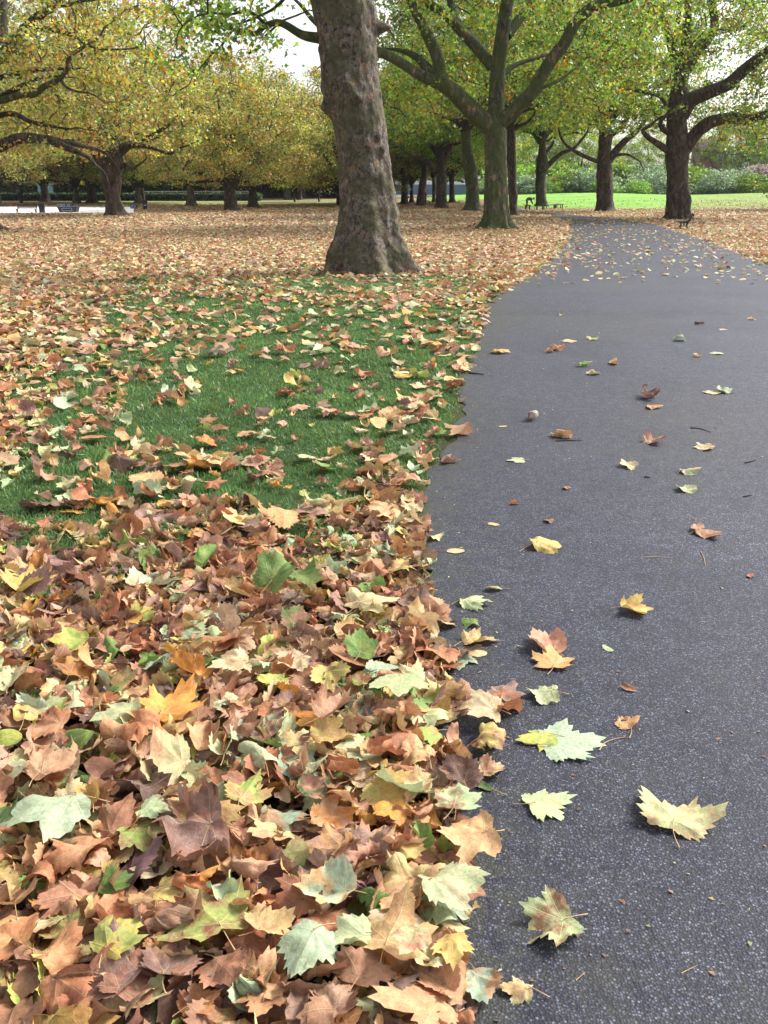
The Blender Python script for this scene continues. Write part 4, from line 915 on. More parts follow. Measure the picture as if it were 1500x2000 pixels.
link('trunk', me, t3, BARK_DARK); sk = [tuple(p) for p in ax3[-60:]]
for i, (pts, w) in enumerate([
  ([(1330, 300, 0), (1348, 275, -0.3), (1366, 254, -0.6), (1390, 238, -0.9), (1425, 231, -1.2), (1460, 233, -1.5), (1500, 222, -1.8), (1560, 200, -2.2)], [30, 25, 22, 18, 12]),
  ([(1330, 225, 0), (1352, 195, -0.3), (1385, 180, -0.6), (1420, 166, -0.9), (1455, 135, -1.2), (1500, 100, -1.5), (1560, 50, -2)], [30, 26, 22, 16]),
  ([(1340, 135, 0), (1362, 98, 0.1), (1382, 75, 0.2), (1396, 50, 0.3), (1390, 0, 0.5), (1394, -60, 0.8)], [24, 21, 16, 12]),
  ([(1310, 298, 0), (1288, 283, -0.6), (1266, 268, -1.2), (1256, 255, -1.5), (1270, 245, -1.7)], [14, 11, 8, 5]),
  ([(1310, 262, 0), (1293, 250, -0.5), (1290, 238, -0.8), (1300, 226, -1)], [12, 9, 6]),
  ([(1332, 125, 0), (1312, 98, -0.2), (1304, 60, -0.4), (1292, 20, -0.5), (1284, -40, -0.5)], [16, 13, 10, 7]),
  ([(1318, 90, 0.2), (1322, 55, 0.5), (1328, 10, 0.7), (1326, -50, 0.8)], [9, 8, 6]),
  ([(1312, 225, 0), (1290, 190, -0.8), (1262, 182, -1.4), (1230, 175, -2)], [8, 6, 4])]):
    sk += limb(t3, b3, pts, w, BARK_DARK, Y3, 40+i)
def f3(p):
    if p[1] < Y3-1.2 and p[2] < (7.4 if p[0] < b3.x+2.2 else 5.2): return False
    if abs(p[0]-b3.x) < 2.0 and p[1] < Y3+1 and p[2] < 9.5: return rng.random() < 0.12
    return p[2] > 5.6-(1.6 if p[0] > b3.x+3.5 else 0)
C3 = ell(760, (b3.x+0.5, b3.y+1.5, 9.8), (10.5, 9.0, 6.5), 51, 0.35, 4.0, f3)
g_ = grow(sk, C3, 52, 0.012, 0.01)
crown_part(t3, leaves_mesh('crown', C3-np.array(b3), 62, 0.44, 0.20, 'mixed', LOBE, 53), g_, b3)

# --- 4. the tree whose arms reach in from the left ----------------------------------
b0 = ground(-62, 450); Y0 = b0.y
t0 = empty('plane_tree', b0); tag(t0, 'plane tree standing at the left margin with dark arms reaching into the frame', 'tree', 'plane trees in the park')
prof0 = [(450, -122, 14), (443, -108, 0), (430, -96, -16), (400, -90, -30), (350, -88, -34), (300, -86, -30), (230, -84, -34), (150, -78, -38), (60, -70, -40), (0, -64, -42)]
me, ax0 = trunk_mesh(b0, prof0, Y0, 13, 40, 80, 0.05, (), 0.2, extra_top=[(14, b0.x+0.3, 0.15)])
link('trunk', me, t0, BARK_DARK); sk = [tuple(p) for p in ax0[-30:]]
for i, (pts, w, mt) in enumerate([
  ([(-60, 330, 0), (-25, 300, -0.2), (5, 283, -0.4), (42, 270, -0.6), (92, 274, -0.8), (130, 288, -1), (168, 305, -1.2)], [30, 24, 21, 16, 7], BARK_DARK),
  ([(92, 270, -0.8), (130, 279, -0.4), (160, 284, -0.2), (200, 296, 0.2)], [14, 10, 5], BARK_DARK),
  ([(-60, 230, 0), (-20, 202, -0.5), (8, 195, -0.8), (40, 186, -1), (68, 184, -1.2), (88, 168, -1.4), (112, 157, -1.6), (128, 140, -1.8), (136, 112, -2), (160, 94, -2.1), (182, 82, -2.2)], [16, 12, 11, 8, 5], BARK_MOSS),
  ([(120, 158, -1.6), (130, 170, -1.6), (148, 178, -1.7), (180, 184, -1.9), (205, 200, -2)], [7, 4, 2.5], BARK_MOSS),
  ([(-60, 170, 0), (-20, 128, -0.4), (4, 108, -0.6), (22, 90, -0.8), (44, 62, -1), (70, 36, -1.2), (96, 18, -1.4)], [24, 22, 19, 13], BARK_MOSS),
  ([(42, 62, -1), (90, 58, -1.3), (140, 68, -1.6), (160, 82, -1.8), (178, 91, -1.9), (212, 97, -2.1), (262, 94, -2.4)], [9, 8, 5, 3], BARK_MOSS),
  ([(2, 112, -0.6), (6, 70, -0.4), (8, 30, -0.2), (6, -30, 0)], [20, 17, 14], BARK_PALE),
  ([(-60, 185, 0.4), (0, 152, 0.6), (50, 141, 0.6), (104, 134, 0.6)], [12, 9, 7], BARK_DARK),
  ([(-60, 215, 0.5), (0, 190, 0.3), (35, 172, 0.1), (62, 158, 0), (85, 152, 0)], [14, 11, 5], BARK_DARK),
  ([(-50, 240, 0.6), (20, 222, 0.4), (60, 238, 0.2), (100, 246, 0), (135, 252, -0.1)], [12, 9, 4], BARK_DARK),
  ([(178, 0, -1), (205, -6, -1.2), (150, 4, -1.1), (135, 10, -1)], [6, 6, 6], BARK_MOSS),
  ([(145, 66, -1.6), (148, 45, -1.5), (147, 30, -1.5), (138, 12, -1.4)], [3.5, 2.5, 2], BARK_MOSS),
  ([(176, 90, -1.9), (170, 62, -1.8), (176, 45, -1.8), (172, 25, -1.7)], [4, 3, 2], BARK_MOSS)]):
    sk += limb(t0, b0, pts, w, mt, Y0, 60+i)
def f0(p):
    return not (p[1] < Y0-2.2 and p[2] < 6.0) and not (p[0] < b0.x-6)
C0 = ell(380, (b0.x+3.5, b0.y+0.5, 8.5), (7.5, 6.0, 6.0), 71, 0.2, 3.2, f0)
g_ = grow(sk, C0, 72, 0.01, 0.009)
crown_part(t0, leaves_mesh('crown', C0-np.array(b0), 66, 0.40, 0.18, 'yellow', LOBE, 73), g_, b0)

# --- the avenue behind: own trunks, shared crowns --------------------------------------
def archetype(seed, pal, nclu=400, per=105, rad=8.4, low=-0.7, sig=0.47, size=0.215):
    """crown about a fork at the origin, wood and leaves"""
    rg = np.random.default_rng(seed); V = []; Fq = []; off = 0; sk = []
    nl = 8
    for i in range(nl+1):
        a = i/nl*6.283+rg.uniform(-.3, .3); up = rg.uniform(0.15, 0.9); ln = rg.uniform(5, 7.5)
        P = [Vector((0, 0, -0.9))]; d = Vector((math.cos(a), math.sin(a), up))*0.9
        if i == nl: d = Vector((0.05, 0, 1.2)); ln = 9
        p = Vector((0, 0, -0.2)); k = 6
        for s in range(k):
            p = p+d.normalized()*ln/k; P.append(p.copy()); d = d+Vector((rg.normal(0, .28), rg.normal(0, .28), rg.normal(0.03, .25)))
        Q = smooth_path(P, 4); v, f = tube(Q, [rg.uniform(.26, .36), .2, .13, .04], 8, 0.1, i); V.append(v); Fq.append(f+off); off += len(v); sk += [tuple(q) for q in Q[4:]]
    def fn(p):
        rr = math.hypot(p[0], p[1])/rad
        return p[2] > low+1.6*(1-rr)
    C = ell(nclu, (0, 0, 4.2), (rad, rad, 7.5), seed+1, 0.35, low, fn)
    # more leaf in the low skirt than in the top nobody sees
    g = grow(sk, C, seed+2, 0.015, 0.012)
    V.append(g[0]); Fq.append(g[1]+off)
    return mesh_np('branches', np.concatenate(V), np.concatenate(Fq)), leaves_mesh('crown', C, per, sig, size, pal, KITE, seed+3)
ARCH = {}
for k, pal, sd in (('y1', 'yellow', 101), ('y2', 'yellow', 111), ('m1', 'mixed', 121), ('g1', 'green', 131)):
    ARCH[k] = archetype(sd, pal)
    ARCH[k][0].materials.append(TWIG); ARCH[k][1].materials.append(CROWN)
AV = 'plane trees in the park'
def avenue(prof, key, label, mat=BARK_DARK, fork=None, sc_=1.0, limbs=(), seed=1, sink=0.0, sz=None, push=0.5, rot=None):
    cxp = (prof[0][1]+prof[0][2])/2; b = ground(cxp, prof[0][0]); b.y += push; b.z = float(zg(b.x, b.y)); Yd = b.y
    t = empty('plane_tree', b); tag(t, label, 'tree', AV)
    top = at((prof[-1][1]+prof[-1][2])/2, prof[-1][0], Yd); rw = (prof[-1][2]-prof[-1][1])/2/ppm(top)
    me, ax = trunk_mesh(b, prof, Yd, seed, 28, 60, 0.12, (), 0.15, extra_top=[(top.z+1.2, top.x, rw*0.9), (top.z+2.6, top.x, rw*0.45)] , freq=0.9)
    link('trunk', me, t, mat)
    for i, (pts, w) in enumerate(limbs): limb(t, b, pts, w, mat, Yd, seed*7+i, 8)
    fk = at(cxp, fork, Yd).z-b.z if fork else top.z-b.z
    rg = np.random.default_rng(seed+500); rz = rot if rot is not None else rg.uniform(0, 6.28)
    for me_, nm in zip(ARCH[key], ('branches', 'crown')):
        o = link(nm, me_, t); o.location = (top.x-b.x, 0, fk); o.rotation_euler = (0, 0, rz); o.scale = (sc_, sc_, sz or sc_)
    return t
# left side
avenue([(421, 205, 257), (414, 207, 247), (400, 208, 240), (383, 205, 234), (365, 202, 235), (350, 197, 237), (335, 194, 239), (318, 190, 241), (306, 192, 238)], 'y1', 'stout plane tree behind the left bins, trunk widening to a fork under yellow leaves', fork=298, seed=1, sc_=1.0, limbs=[([(228, 335, 0), (244, 322, -0.4), (258, 330, -0.8), (270, 322, -1.1)], [10, 8, 5]), ([(200, 325, 0), (175, 295, -0.5), (150, 300, -0.9), (120, 315, -1.3)], [12, 7, 3]), ([(212, 315, 0), (230, 290, 0), (280, 285, -0.3), (330, 300, -0.6), (350, 290, -0.8)], [16, 11, 6, 4])])
avenue([(411, 436, 474), (404, 438, 466), (385, 438, 461), (368, 438, 459), (355, 436, 463)], 'y2', 'dark plane trunk with twin neighbour, the nearer and left one of the two', fork=351, seed=2)
avenue([(406, 479, 511), (398, 484, 504), (380, 486, 500), (365, 485, 501)], 'y1', 'dark plane trunk just right of and behind its twin on the leafy lawn', fork=354, seed=3)
avenue([(402, 360, 390), (396, 363, 384), (384, 365, 381), (374, 365, 380)], 'y2', 'short pale grey plane trunk standing before the clipped hedge', BARK_PALE, fork=353, seed=4)
avenue([(398, 260, 284), (392, 263, 279), (382, 264, 276), (374, 264, 275)], 'm1', 'pale plane trunk between the two small bins, the left of a close pair', BARK_PALE, fork=352, seed=5)
avenue([(396, 272, 290), (390, 273, 284), (378, 270, 282)], 'y1', 'pale leaning plane trunk, the right of the close pair near the black bin', BARK_PALE, fork=352, seed=6)
avenue([(398, 140, 162), (392, 142, 157), (382, 143, 154), (374, 144, 153)], 'y2', 'grey plane trunk rising right behind the wide black planter', BARK_PALE, fork=351, seed=7)
avenue([(396, 166, 194), (390, 170, 188), (380, 171, 187)], 'm1', 'blackish broad plane trunk between the grey one and the stout fork tree', BARK_DARK, fork=351, seed=8)
avenue([(394, 75, 100), (388, 79, 97), (378, 80, 95)], 'y1', 'dark plane trunk against the hedge above the litter bin', BARK_DARK, fork=352, seed=9)  # dark bark material over the whole trunk
avenue([(403, -14, 8), (396, -12, 3), (380, -11, 0)], 'y2', 'plane trunk cut by the left border beside the pale paving', BARK_PALE, fork=348, seed=10)
avenue([(390, 551, 572), (384, 553, 568), (372, 554, 567)], 'm1', 'distant pale plane trunk behind the small leaning tree', BARK_PALE, fork=352, seed=11)
avenue([(390, 579, 593), (384, 581, 590), (374, 581, 590)], 'y1', 'distant pale plane trunk just right of the small leaning tree', BARK_PALE, fork=352, seed=12)
# between the big trunk and the path
avenue([(412, 900, 944), (406, 905, 940), (395, 909, 937), (375, 911, 935), (350, 908, 934), (325, 905, 931), (300, 902, 925), (272, 900, 919), (230, 902, 916)], 'g1', 'smooth grey-green plane trunk just left of the mossy forked tree', BARK_MOSS, fork=240, seed=13, sc_=0.95)
avenue([(407, 849, 879), (400, 851, 874), (370, 852, 872), (345, 852, 871), (320, 854, 870), (300, 851, 868), (280, 850, 864)], 'g1', 'dark plane tree with a Y-shaped top in the middle of the avenue', BARK_DARK, fork=290, seed=14, sc_=0.9, limbs=[([(862, 322, 0), (848, 335, -0.3), (838, 318, -0.5), (828, 308, -0.7), (805, 305, -1)], [10, 9, 7, 4]), ([(864, 325, 0), (874, 300, 0.1), (884, 282, 0.2), (894, 268, 0.3), (905, 245, 0.5)], [12, 9, 6])])
avenue([(396, 875, 892), (388, 877, 889), (365, 878, 887), (345, 877, 887)], 'm1', 'thin dark plane trunk seen right of the Y-topped tree', BARK_DARK, fork=330, seed=15)
avenue([(395, 842, 853), (385, 844, 851), (360, 844, 852), (345, 843, 850)], 'g1', 'slim pale plane trunk seen left of the Y-topped tree', BARK_PALE, fork=330, seed=16)
avenue([(402, 810, 832), (396, 813, 829), (375, 816, 830), (350, 820, 834), (320, 824, 837), (305, 822, 834)], 'g1', 'plane trunk leaning right with a passer-by half hidden behind it', BARK_DARK, fork=312, seed=17, sc_=0.9)
avenue([(399, 779, 800), (392, 783, 797), (365, 784, 796), (345, 783, 793), (330, 780, 792)], 'm1', 'rough dark plane tree with an arching arm beside the huge trunk', BARK_DARK, fork=322, seed=18, limbs=[([(788, 350, 0), (776, 343, -0.3), (768, 346, -0.5), (765, 365, -0.6)], [8, 6, 4])])
avenue([(396, 798, 810), (388, 800, 808), (370, 801, 807)], 'g1', 'small far plane trunk between the arching and the right-leaning trunks', BARK_DARK, fork=345, seed=19)
avenue([(422, 993, 1018), (415, 995, 1012), (400, 994, 1010), (380, 993, 1011), (350, 992, 1009), (310, 990, 1008), (270, 990, 1007), (235, 989, 1004), (190, 988, 998)], 'm1', 'narrow blackish plane trunk tight behind the mossy forked tree', BARK_DARK, fork=225, seed=20, sc_=0.9, limbs=[([(1000, 255, 0), (1012, 247, 0), (1028, 240, 0.1), (1042, 225, 0.2), (1052, 198, 0.3)], [9, 7, 5, 4])])
# right side
avenue([(403, 1043, 1073), (398, 1046, 1069), (380, 1047, 1066), (355, 1046, 1065), (338, 1046, 1067), (325, 1047, 1073), (312, 1050, 1070), (290, 1053, 1066), (250, 1053, 1065), (210, 1054, 1064)], 'm1', 'plane tree with the low ring bench and stooping figure at its foot', BARK_DARK, fork=262, seed=21, sc_=0.95, limbs=[([(1064, 330, 0), (1082, 312, -0.3), (1100, 298, -0.6), (1120, 290, -0.8), (1140, 268, -1)], [11, 8, 5]), ([(1058, 325, 0), (1066, 300, 0.2), (1080, 280, 0.4), (1088, 255, 0.5)], [8, 6, 3])])
avenue([(413, 1158, 1206), (406, 1163, 1199), (392, 1165, 1197), (370, 1165, 1197), (358, 1167, 1197), (340, 1165, 1196), (318, 1166, 1195), (300, 1168, 1192), (280, 1169, 1194), (262, 1170, 1197), (240, 1171, 1192), (215, 1173, 1188), (190, 1176, 1187)], 'm1', 'gnarled plane tree just beyond the far curve of the path, ringed bark', BARK_DARK, fork=232, seed=22, sc_=1.0, limbs=[
  ([(1186, 318, 0), (1202, 296, -0.2), (1222, 274, -0.4), (1246, 254, -0.6), (1262, 232, -0.8)], [18, 14, 11, 7]),
  ([(1182, 270, 0), (1200, 258, -0.2), (1216, 248, -0.4), (1224, 228, -0.5), (1226, 200, -0.5)], [14, 12, 9, 6]),
  ([(1174, 318, 0), (1150, 309, -0.5), (1122, 295, -1), (1100, 276, -1.5), (1090, 245, -1.8), (1087, 200, -2)], [9, 7, 5, 3]),
  ([(1186, 312, 0), (1206, 303, -0.5), (1226, 302, -0.8), (1242, 310, -1)], [8, 5, 3]),
  ([(1176, 228, 0), (1165, 215, -0.3), (1145, 205, -0.6), (1112, 194, -1)], [8, 5, 3]),
  ([(1186, 240, 0), (1196, 215, 0.2), (1208, 190, 0.4), (1214, 150, 0.5)], [11, 9, 6])])

# --- young trees, left distance ---------------------------------------------------------
def young(px_, py_, label, pal, h, rad, lean, seed):
    b = ground(px_, py_); t = empty('young_tree', b); tag(t, label, 'tree', 'young trees on the far lawn')
    P = [(0, 0, -0.1), (lean*0.3, 0, h*0.25), (lean*0.7, 0, h*0.5), (lean, 0, h*0.9)]
    V, Fq = tube(smooth_path(P, 4), [0.14, 0.1, 0.04], 8); link('trunk', mesh_np('trunk', V, Fq), t, TWIG)
    C = ell(46, (lean, 0, h*0.75), (rad, rad, h*0.42), seed, 0.2); g = grow([tuple(v) for v in smooth_path(P, 6)][6:], C, seed, 0.01, 0.008)
    link('branches', mesh_np('twigs', *g), t, TWIG); link('crown', leaves_mesh('crown', C, 90, 0.5, 0.2, pal, KITE, seed+1), t, CROWN)
young(576, 395, 'small bright green tree leaning left on the far lawn', 'sap', 5.5, 3.2, -0.5, 201)
young(623, 394, 'slender bronze sapling standing right of the leaning green tree', 'bronze', 5.0, 1.6, 0.05, 203)

# --- backdrop of trees, shrubs, hedges ------------------------------------------------------
def back_tree(x, y, key, label, s, fork, seed):
    z = float(zg(x, y)); t = empty('tree', (x, y, z)); tag(t, label, 'tree', 'trees beyond the park lawn')
    V, Fq = tube([(0, 0, -0.3), (0, 0, 1.5), (0.1, 0, fork+0.6)], [0.8, 0.55, 0.5], 10, 0.1, seed); link('trunk', mesh_np('trunk', V, Fq), t, BARK_DARK)
    rg = np.random.default_rng(seed)
    rz = rg.uniform(0, 6.28)
    for me_, nm in zip(ARCH[key], ('branches', 'crown')):
        o = link(nm, me_, t); o.location = (0, 0, fork); o.rotation_euler = (0, 0, rz); o.scale = (s, s, s)
def sx_(px_, y): return (px_-750)/F*y/math.cos(PITCH)*(math.cos(PITCH))
BT = [(-40, 172, 'y1', 'yellow-leaved tree behind the hedge at the left margin'), (70, 168, 'm1', 'green and gold tree behind the hedge above the park bench'), (165, 176, 'y2', 'tall golden tree behind the hedge above the black planter'),
      (260, 170, 'y1', 'golden tree behind the hedge over the small bins'), (350, 180, 'm1', 'green-gold tree behind the hedge over the short grey trunk'), (440, 172, 'y2', 'yellow tree behind the hedge over the twin trunks'),
      (520, 182, 'y1', 'pale yellow tree where the clipped hedge ends'), (600, 176, 'm1', 'light green tree beyond the bronze sapling'), (680, 185, 'g1', 'green tree hidden partly by the huge trunk'),
      (790, 190, 'g1', 'green tree behind the blue court fence, left end'), (860, 196, 'm1', 'leafy tree behind the blue court fence, middle'), (940, 190, 'g1', 'green tree behind the blue court fence, right end'),
      (1020, 205, 'g1', 'green tree over the grey shrubs beside the narrow blackish trunk'), (1110, 200, 'm1', 'yellow-green tree over the shrubs between the two distant trunks'), (1230, 215, 'm1', 'thin-topped tree over the shrubs left of the thick dark trunk'),
      (1400, 205, 'g1', 'yellow-green tree over the brick house'), (1480, 195, 'g1', 'full green tree over the shrubs near the right margin'), (1580, 190, 'g1', 'outermost green tree of the right shrubbery'), (672, 118, 'y2', 'golden tree standing mostly hidden behind the huge leaning trunk')]
for i, (p_, y_, k_, lb) in enumerate(BT):
    back_tree((p_-750)/F*y_*1.0*(1/ math.cos(0.0)), y_, k_, lb, 1.2 if i not in (13, 14) else 1.0, 3.2 if i < 12 else 2.2, 300+i)
def bush_mesh(pal, seed, n=95, per=75, rx=4.6, rz=3.4):
    C = ell(n, (0, 0, 0.4), (rx, rx*0.8, rz), seed, 0.55, 0.15)
    return leaves_mesh('foliage', C, per, 0.55, 0.34, pal, KITE, seed+1), mesh_np('stems', *grow([(0, 0, 0.1), (0.1, 0, 0.5)], C[::3], seed+2, 0.02, 0.008))
BUSH = {}
for k, sd in (('shrub', 400), ('bright', 410), ('purple', 420), ('green', 430)):
    BUSH[k] = bush_mesh(k, sd); BUSH[k][0].materials.append(CROWN); BUSH[k][1].materials.append(TWIG)
SH = [(965, 158, 'shrub', 'grey-green shrub right of the blue fence', .8), (1020, 156, 'shrub', 'silvery shrub beside the narrow blackish trunk', .9), (1048, 154, 'bright', 'low green shrub behind the ring bench tree', .55),
      (1092, 157, 'green', 'dark green shrub right of the ring bench tree', 1.05), (1128, 155, 'shrub', 'broad silver-grey shrub left of the gnarled tree', 1.05), (1150, 152, 'bright', 'small lime shrub touching the gnarled tree at its left', .6),
      (1212, 152, 'bright', 'small lime shrub touching the gnarled tree at its right', .6), (1240, 157, 'shrub', 'silver-green shrub right of the gnarled tree', 1.1), (1275, 153, 'shrub', 'pale shrub left of the thick dark trunk', .75),
      (1300, 160, 'green', 'tall dark green bush left of the thick dark trunk', 1.3), (1365, 155, 'shrub', 'rounded grey shrub right of the thick dark trunk', .9), (1395, 158, 'shrub', 'pale grey shrub below the brick house', 1.1),
      (1420, 154, 'green', 'mid green shrub under the mauve one', .85), (1440, 162, 'purple', 'mauve-twigged shrub near the right margin', 1.25), (1478, 154, 'shrub', 'olive shrub at the right end of the lawn', .85), (1225, 166, 'shrub', 'tall grey bush behind the silver-green shrub', 1.5), (1170, 166, 'green', 'tall dull bush directly behind the gnarled trunk', 1.4), (1060, 168, 'green', 'tall fresh green bush behind the ring bench tree', 1.5), (985, 168, 'bright', 'tall fresh green bush behind the mossy forked tree', 1.4), (1360, 172, 'shrub', 'tall grey bush hiding the foot of the brick house', 1.2)]
for i, (p_, y_, k_, lb, s_) in enumerate(SH):
    x_ = (p_-750)/F*y_; t = empty('shrub', (x_, y_, float(zg(x_, y_))-0.1)); tag(t, lb, 'shrub', 'shrubs along the far edge of the lawn')
    for me_, nm in zip(BUSH[k_], ('foliage', 'stems')):
        o = link(nm, me_, t); o.rotation_euler = (0, 0, i*1.3); o.scale = (s_, s_, s_*0.92)
# bright green tree at the right border, nearer
def right_tree():
    b = Vector(((1560-750)/F*95, 95, 0)); b.z = float(zg(b.x, b.y)); t = empty('tree', b); tag(t, 'fresh green tree with drooping boughs cut by the right border', 'tree')
    V, Fq = tube([(0, 0, -0.3), (0, 0, 2), (0.2, 0, 6), (0, 0, 10)], [0.5, 0.35, 0.1], 10, 0.1, 3); link('trunk', mesh_np('trunk', V, Fq), t, BARK_DARK)
    C = ell(170, (0, 0, 5.0), (6.3, 5, 6.0), 441, 0.4, 0.7); g = grow([(0, 0, z) for z in np.linspace(1, 9, 12)], C, 442, 0.02, 0.012)
    link('branches', mesh_np('branches', *g), t, TWIG); link('crown', leaves_mesh('crown', C, 110, 0.6, 0.24, 'bright', KITE, 443), t, CROWN)
right_tree()
def hedge(x0, x1, y, h, d, label, seed, n):
    xm = (x0+x1)/2; z = float(zg(xm, y)); t = empty('hedge', (xm, y, z)); tag(t, label, 'hedge')
    L_ = x1-x0
    mb = MB(); mb.box((0, 0, h*0.46), (L_-0.3, d-0.4, h*0.9)); mb.build('core', simple('hedge_core', (0.012, 0.02, 0.01), 0.95), t)
    rg = np.random.default_rng(seed); C = np.stack([rg.uniform(-L_/2, L_/2, n), rg.uniform(-d/2, d/2, n), rg.uniform(0.05, h, n)], -1)
    side = rg.random(n); C[side < 0.6, 1] = -d/2+0.1; C[side > 0.8, 2] = h-0.05
    link('foliage', leaves_mesh('foliage', C, 8, 0.12, 0.2, 'hedge', KITE, seed), t, CROWN)
hedge((-60-750)/F*142, (524-750)/F*142, 142, 1.05, 1.6, 'long low clipped dark hedge across the left distance', 451, 3600)
hedge((-80-750)/F*186, (748-750)/F*186, 188, 3.2, 3, 'tall dark evergreen hedge far behind the left trees', 455, 4200)
# white railing behind the low hedge
def railing():
    y = 150; x0, x1 = (290-750)/F*y, (500-750)/F*y; z = float(zg((x0+x1)/2, y)); t = empty('railing', ((x0+x1)/2, y, z)); tag(t, 'white horizontal railing running behind the low clipped hedge', 'railing')
    wm = simple('white_paint', (0.5, 0.5, 0.5), 0.5, var=0.04); L_ = x1-x0
    for zz in (1.3,): MB().box((0, 0, zz), (L_, 0.06, 0.08)).build('rail', wm, t)
    for i in range(9): MB().box((-L_/2+L_*i/8, 0.07, 0.68), (0.08, 0.08, 1.4)).build('post', wm, t)
railing()
# blue court fence
def court():
    y = 176; x0, x1 = (742-750)/F*y, (958-750)/F*y; z = float(zg((x0+x1)/2, y)); t = empty('court_fence', ((x0+x1)/2, y, z)); tag(t, 'blue screened sports court fence beyond the bright lawn', 'fence')
    L_ = x1-x0; n = 8
    MB().box((0, 0, 1.05), (L_, 0.04, 2.0)).build('screen', simple('blue_screen', (0.10, 0.15, 0.27), 0.7, var=0.2, scale=0.6), t)
    MB().box((0, 0, 2.3), (L_, 0.03, 0.05)).box((0, 0, 3.0), (L_, 0.03, 0.05)).build('rail', simple('grey_rail', (0.25, 0.3, 0.4), 0.5), t)
    for i in range(n+1): MB().box((-L_/2+L_*i/n, 0.05, 1.5), (0.09, 0.05, 3.1)).build('post', simple('fence_post', (0.12, 0.16, 0.24), 0.5), t)
    MB().box((0, -0.5, 0.15), (L_, 0.12, 0.22)).build('kerb_board', simple('white_board', (0.75, 0.77, 0.8), 0.6), t)
court()
# brick house
def house():
    y = 205; x = (1350-750)/F*y; z = float(zg(x, y)); t = empty('brick_house', (x, y, z)); tag(t, 'red brick house glimpsed between the shrubs and trees at the right', 'house')
    m, tt, b, o = newmat('red_brick'); br = N(tt, 'ShaderNodeTexBrick', Scale=4.0); br.inputs['Color1'].default_value = (0.30, 0.12, 0.10, 1); br.inputs['Color2'].default_value = (0.24, 0.10, 0.09, 1); br.inputs['Mortar'].default_value = (0.3, 0.26, 0.24, 1)
    g = N(tt, 'ShaderNodeTexCoord'); mp = N(tt, 'ShaderNodeMapping'); mp.inputs['Rotation'].default_value = (R(90), 0, 0); L(tt, g.outputs['Object'], mp.inputs[0]); L(tt, mp.outputs[0], br.inputs['Vector']); L(tt, br.outputs[0], b.inputs['Base Color']); b.inputs['Roughness'].default_value = 0.85
    MB().box((0, 3, 4.2), (6, 6, 8.6)).build('wall', m, t)
    V = [(-3.3, -0.4, 8.5), (3.3, -0.4, 8.5), (3.3, 6.4, 8.5), (-3.3, 6.4, 8.5), (-3.3, 3, 11.0), (3.3, 3, 11.0)]
    rf = MB().add(V, [(0, 1, 5, 4), (2, 3, 4, 5), (0, 4, 3), (1, 2, 5), (3, 2, 1, 0)]).build('roof', simple('roof_tiles', (0.16, 0.10, 0.09), 0.8), t)
    MB().box((2.2, 3, 11.2), (0.9, 0.9, 1.8)).build('chimney', m, rf)
    wh = simple('window_frame_paint', (0.7, 0.72, 0.75), 0.5); gl = simple('window_glass', (0.16, 0.22, 0.38), 0.15)
    for xx in (1.3,):
        for zz in (4.2, 7.0):
            w = MB().box((xx, -0.03, zz+0.75), (1.3, 0.1, 0.1)).box((xx, -0.03, zz-0.75), (1.3, 0.1, 0.1)).box((xx-0.6, -0.03, zz), (0.1, 0.1, 1.4)).box((xx+0.6, -0.03, zz), (0.1, 0.1, 1.4)).box((xx, -0.03, zz), (1.1, 0.08, 0.07)).build('window', wh, t)
            MB().box((xx, -0.012, zz), (1.1, 0.02, 1.4)).build('pane', gl, w)
house()
# small blue kiosk glimpsed behind the hedge on the left
def kiosk():
    y = 160; x = (128-750)/F*y; z = float(zg(x, y)); t = empty('blue_kiosk', (x, y, z)); tag(t, 'small blue and white park kiosk glimpsed over the low hedge at the left', 'kiosk')
    MB().box((0, 0, 1.2), (2.0, 1.6, 2.4)).build('wall', simple('kiosk_blue', (0.12, 0.30, 0.38), 0.5), t)
    MB().box((0, 0, 2.46), (2.4, 2.0, 0.12)).build('roof', simple('kiosk_roof', (0.5, 0.5, 0.5), 0.6), t)
    MB().box((-0.1, -0.83, 1.15), (0.25, 0.06, 2.1)).build('door_post', simple('kiosk_white', (0.75, 0.77, 0.78), 0.5), t)
kiosk()

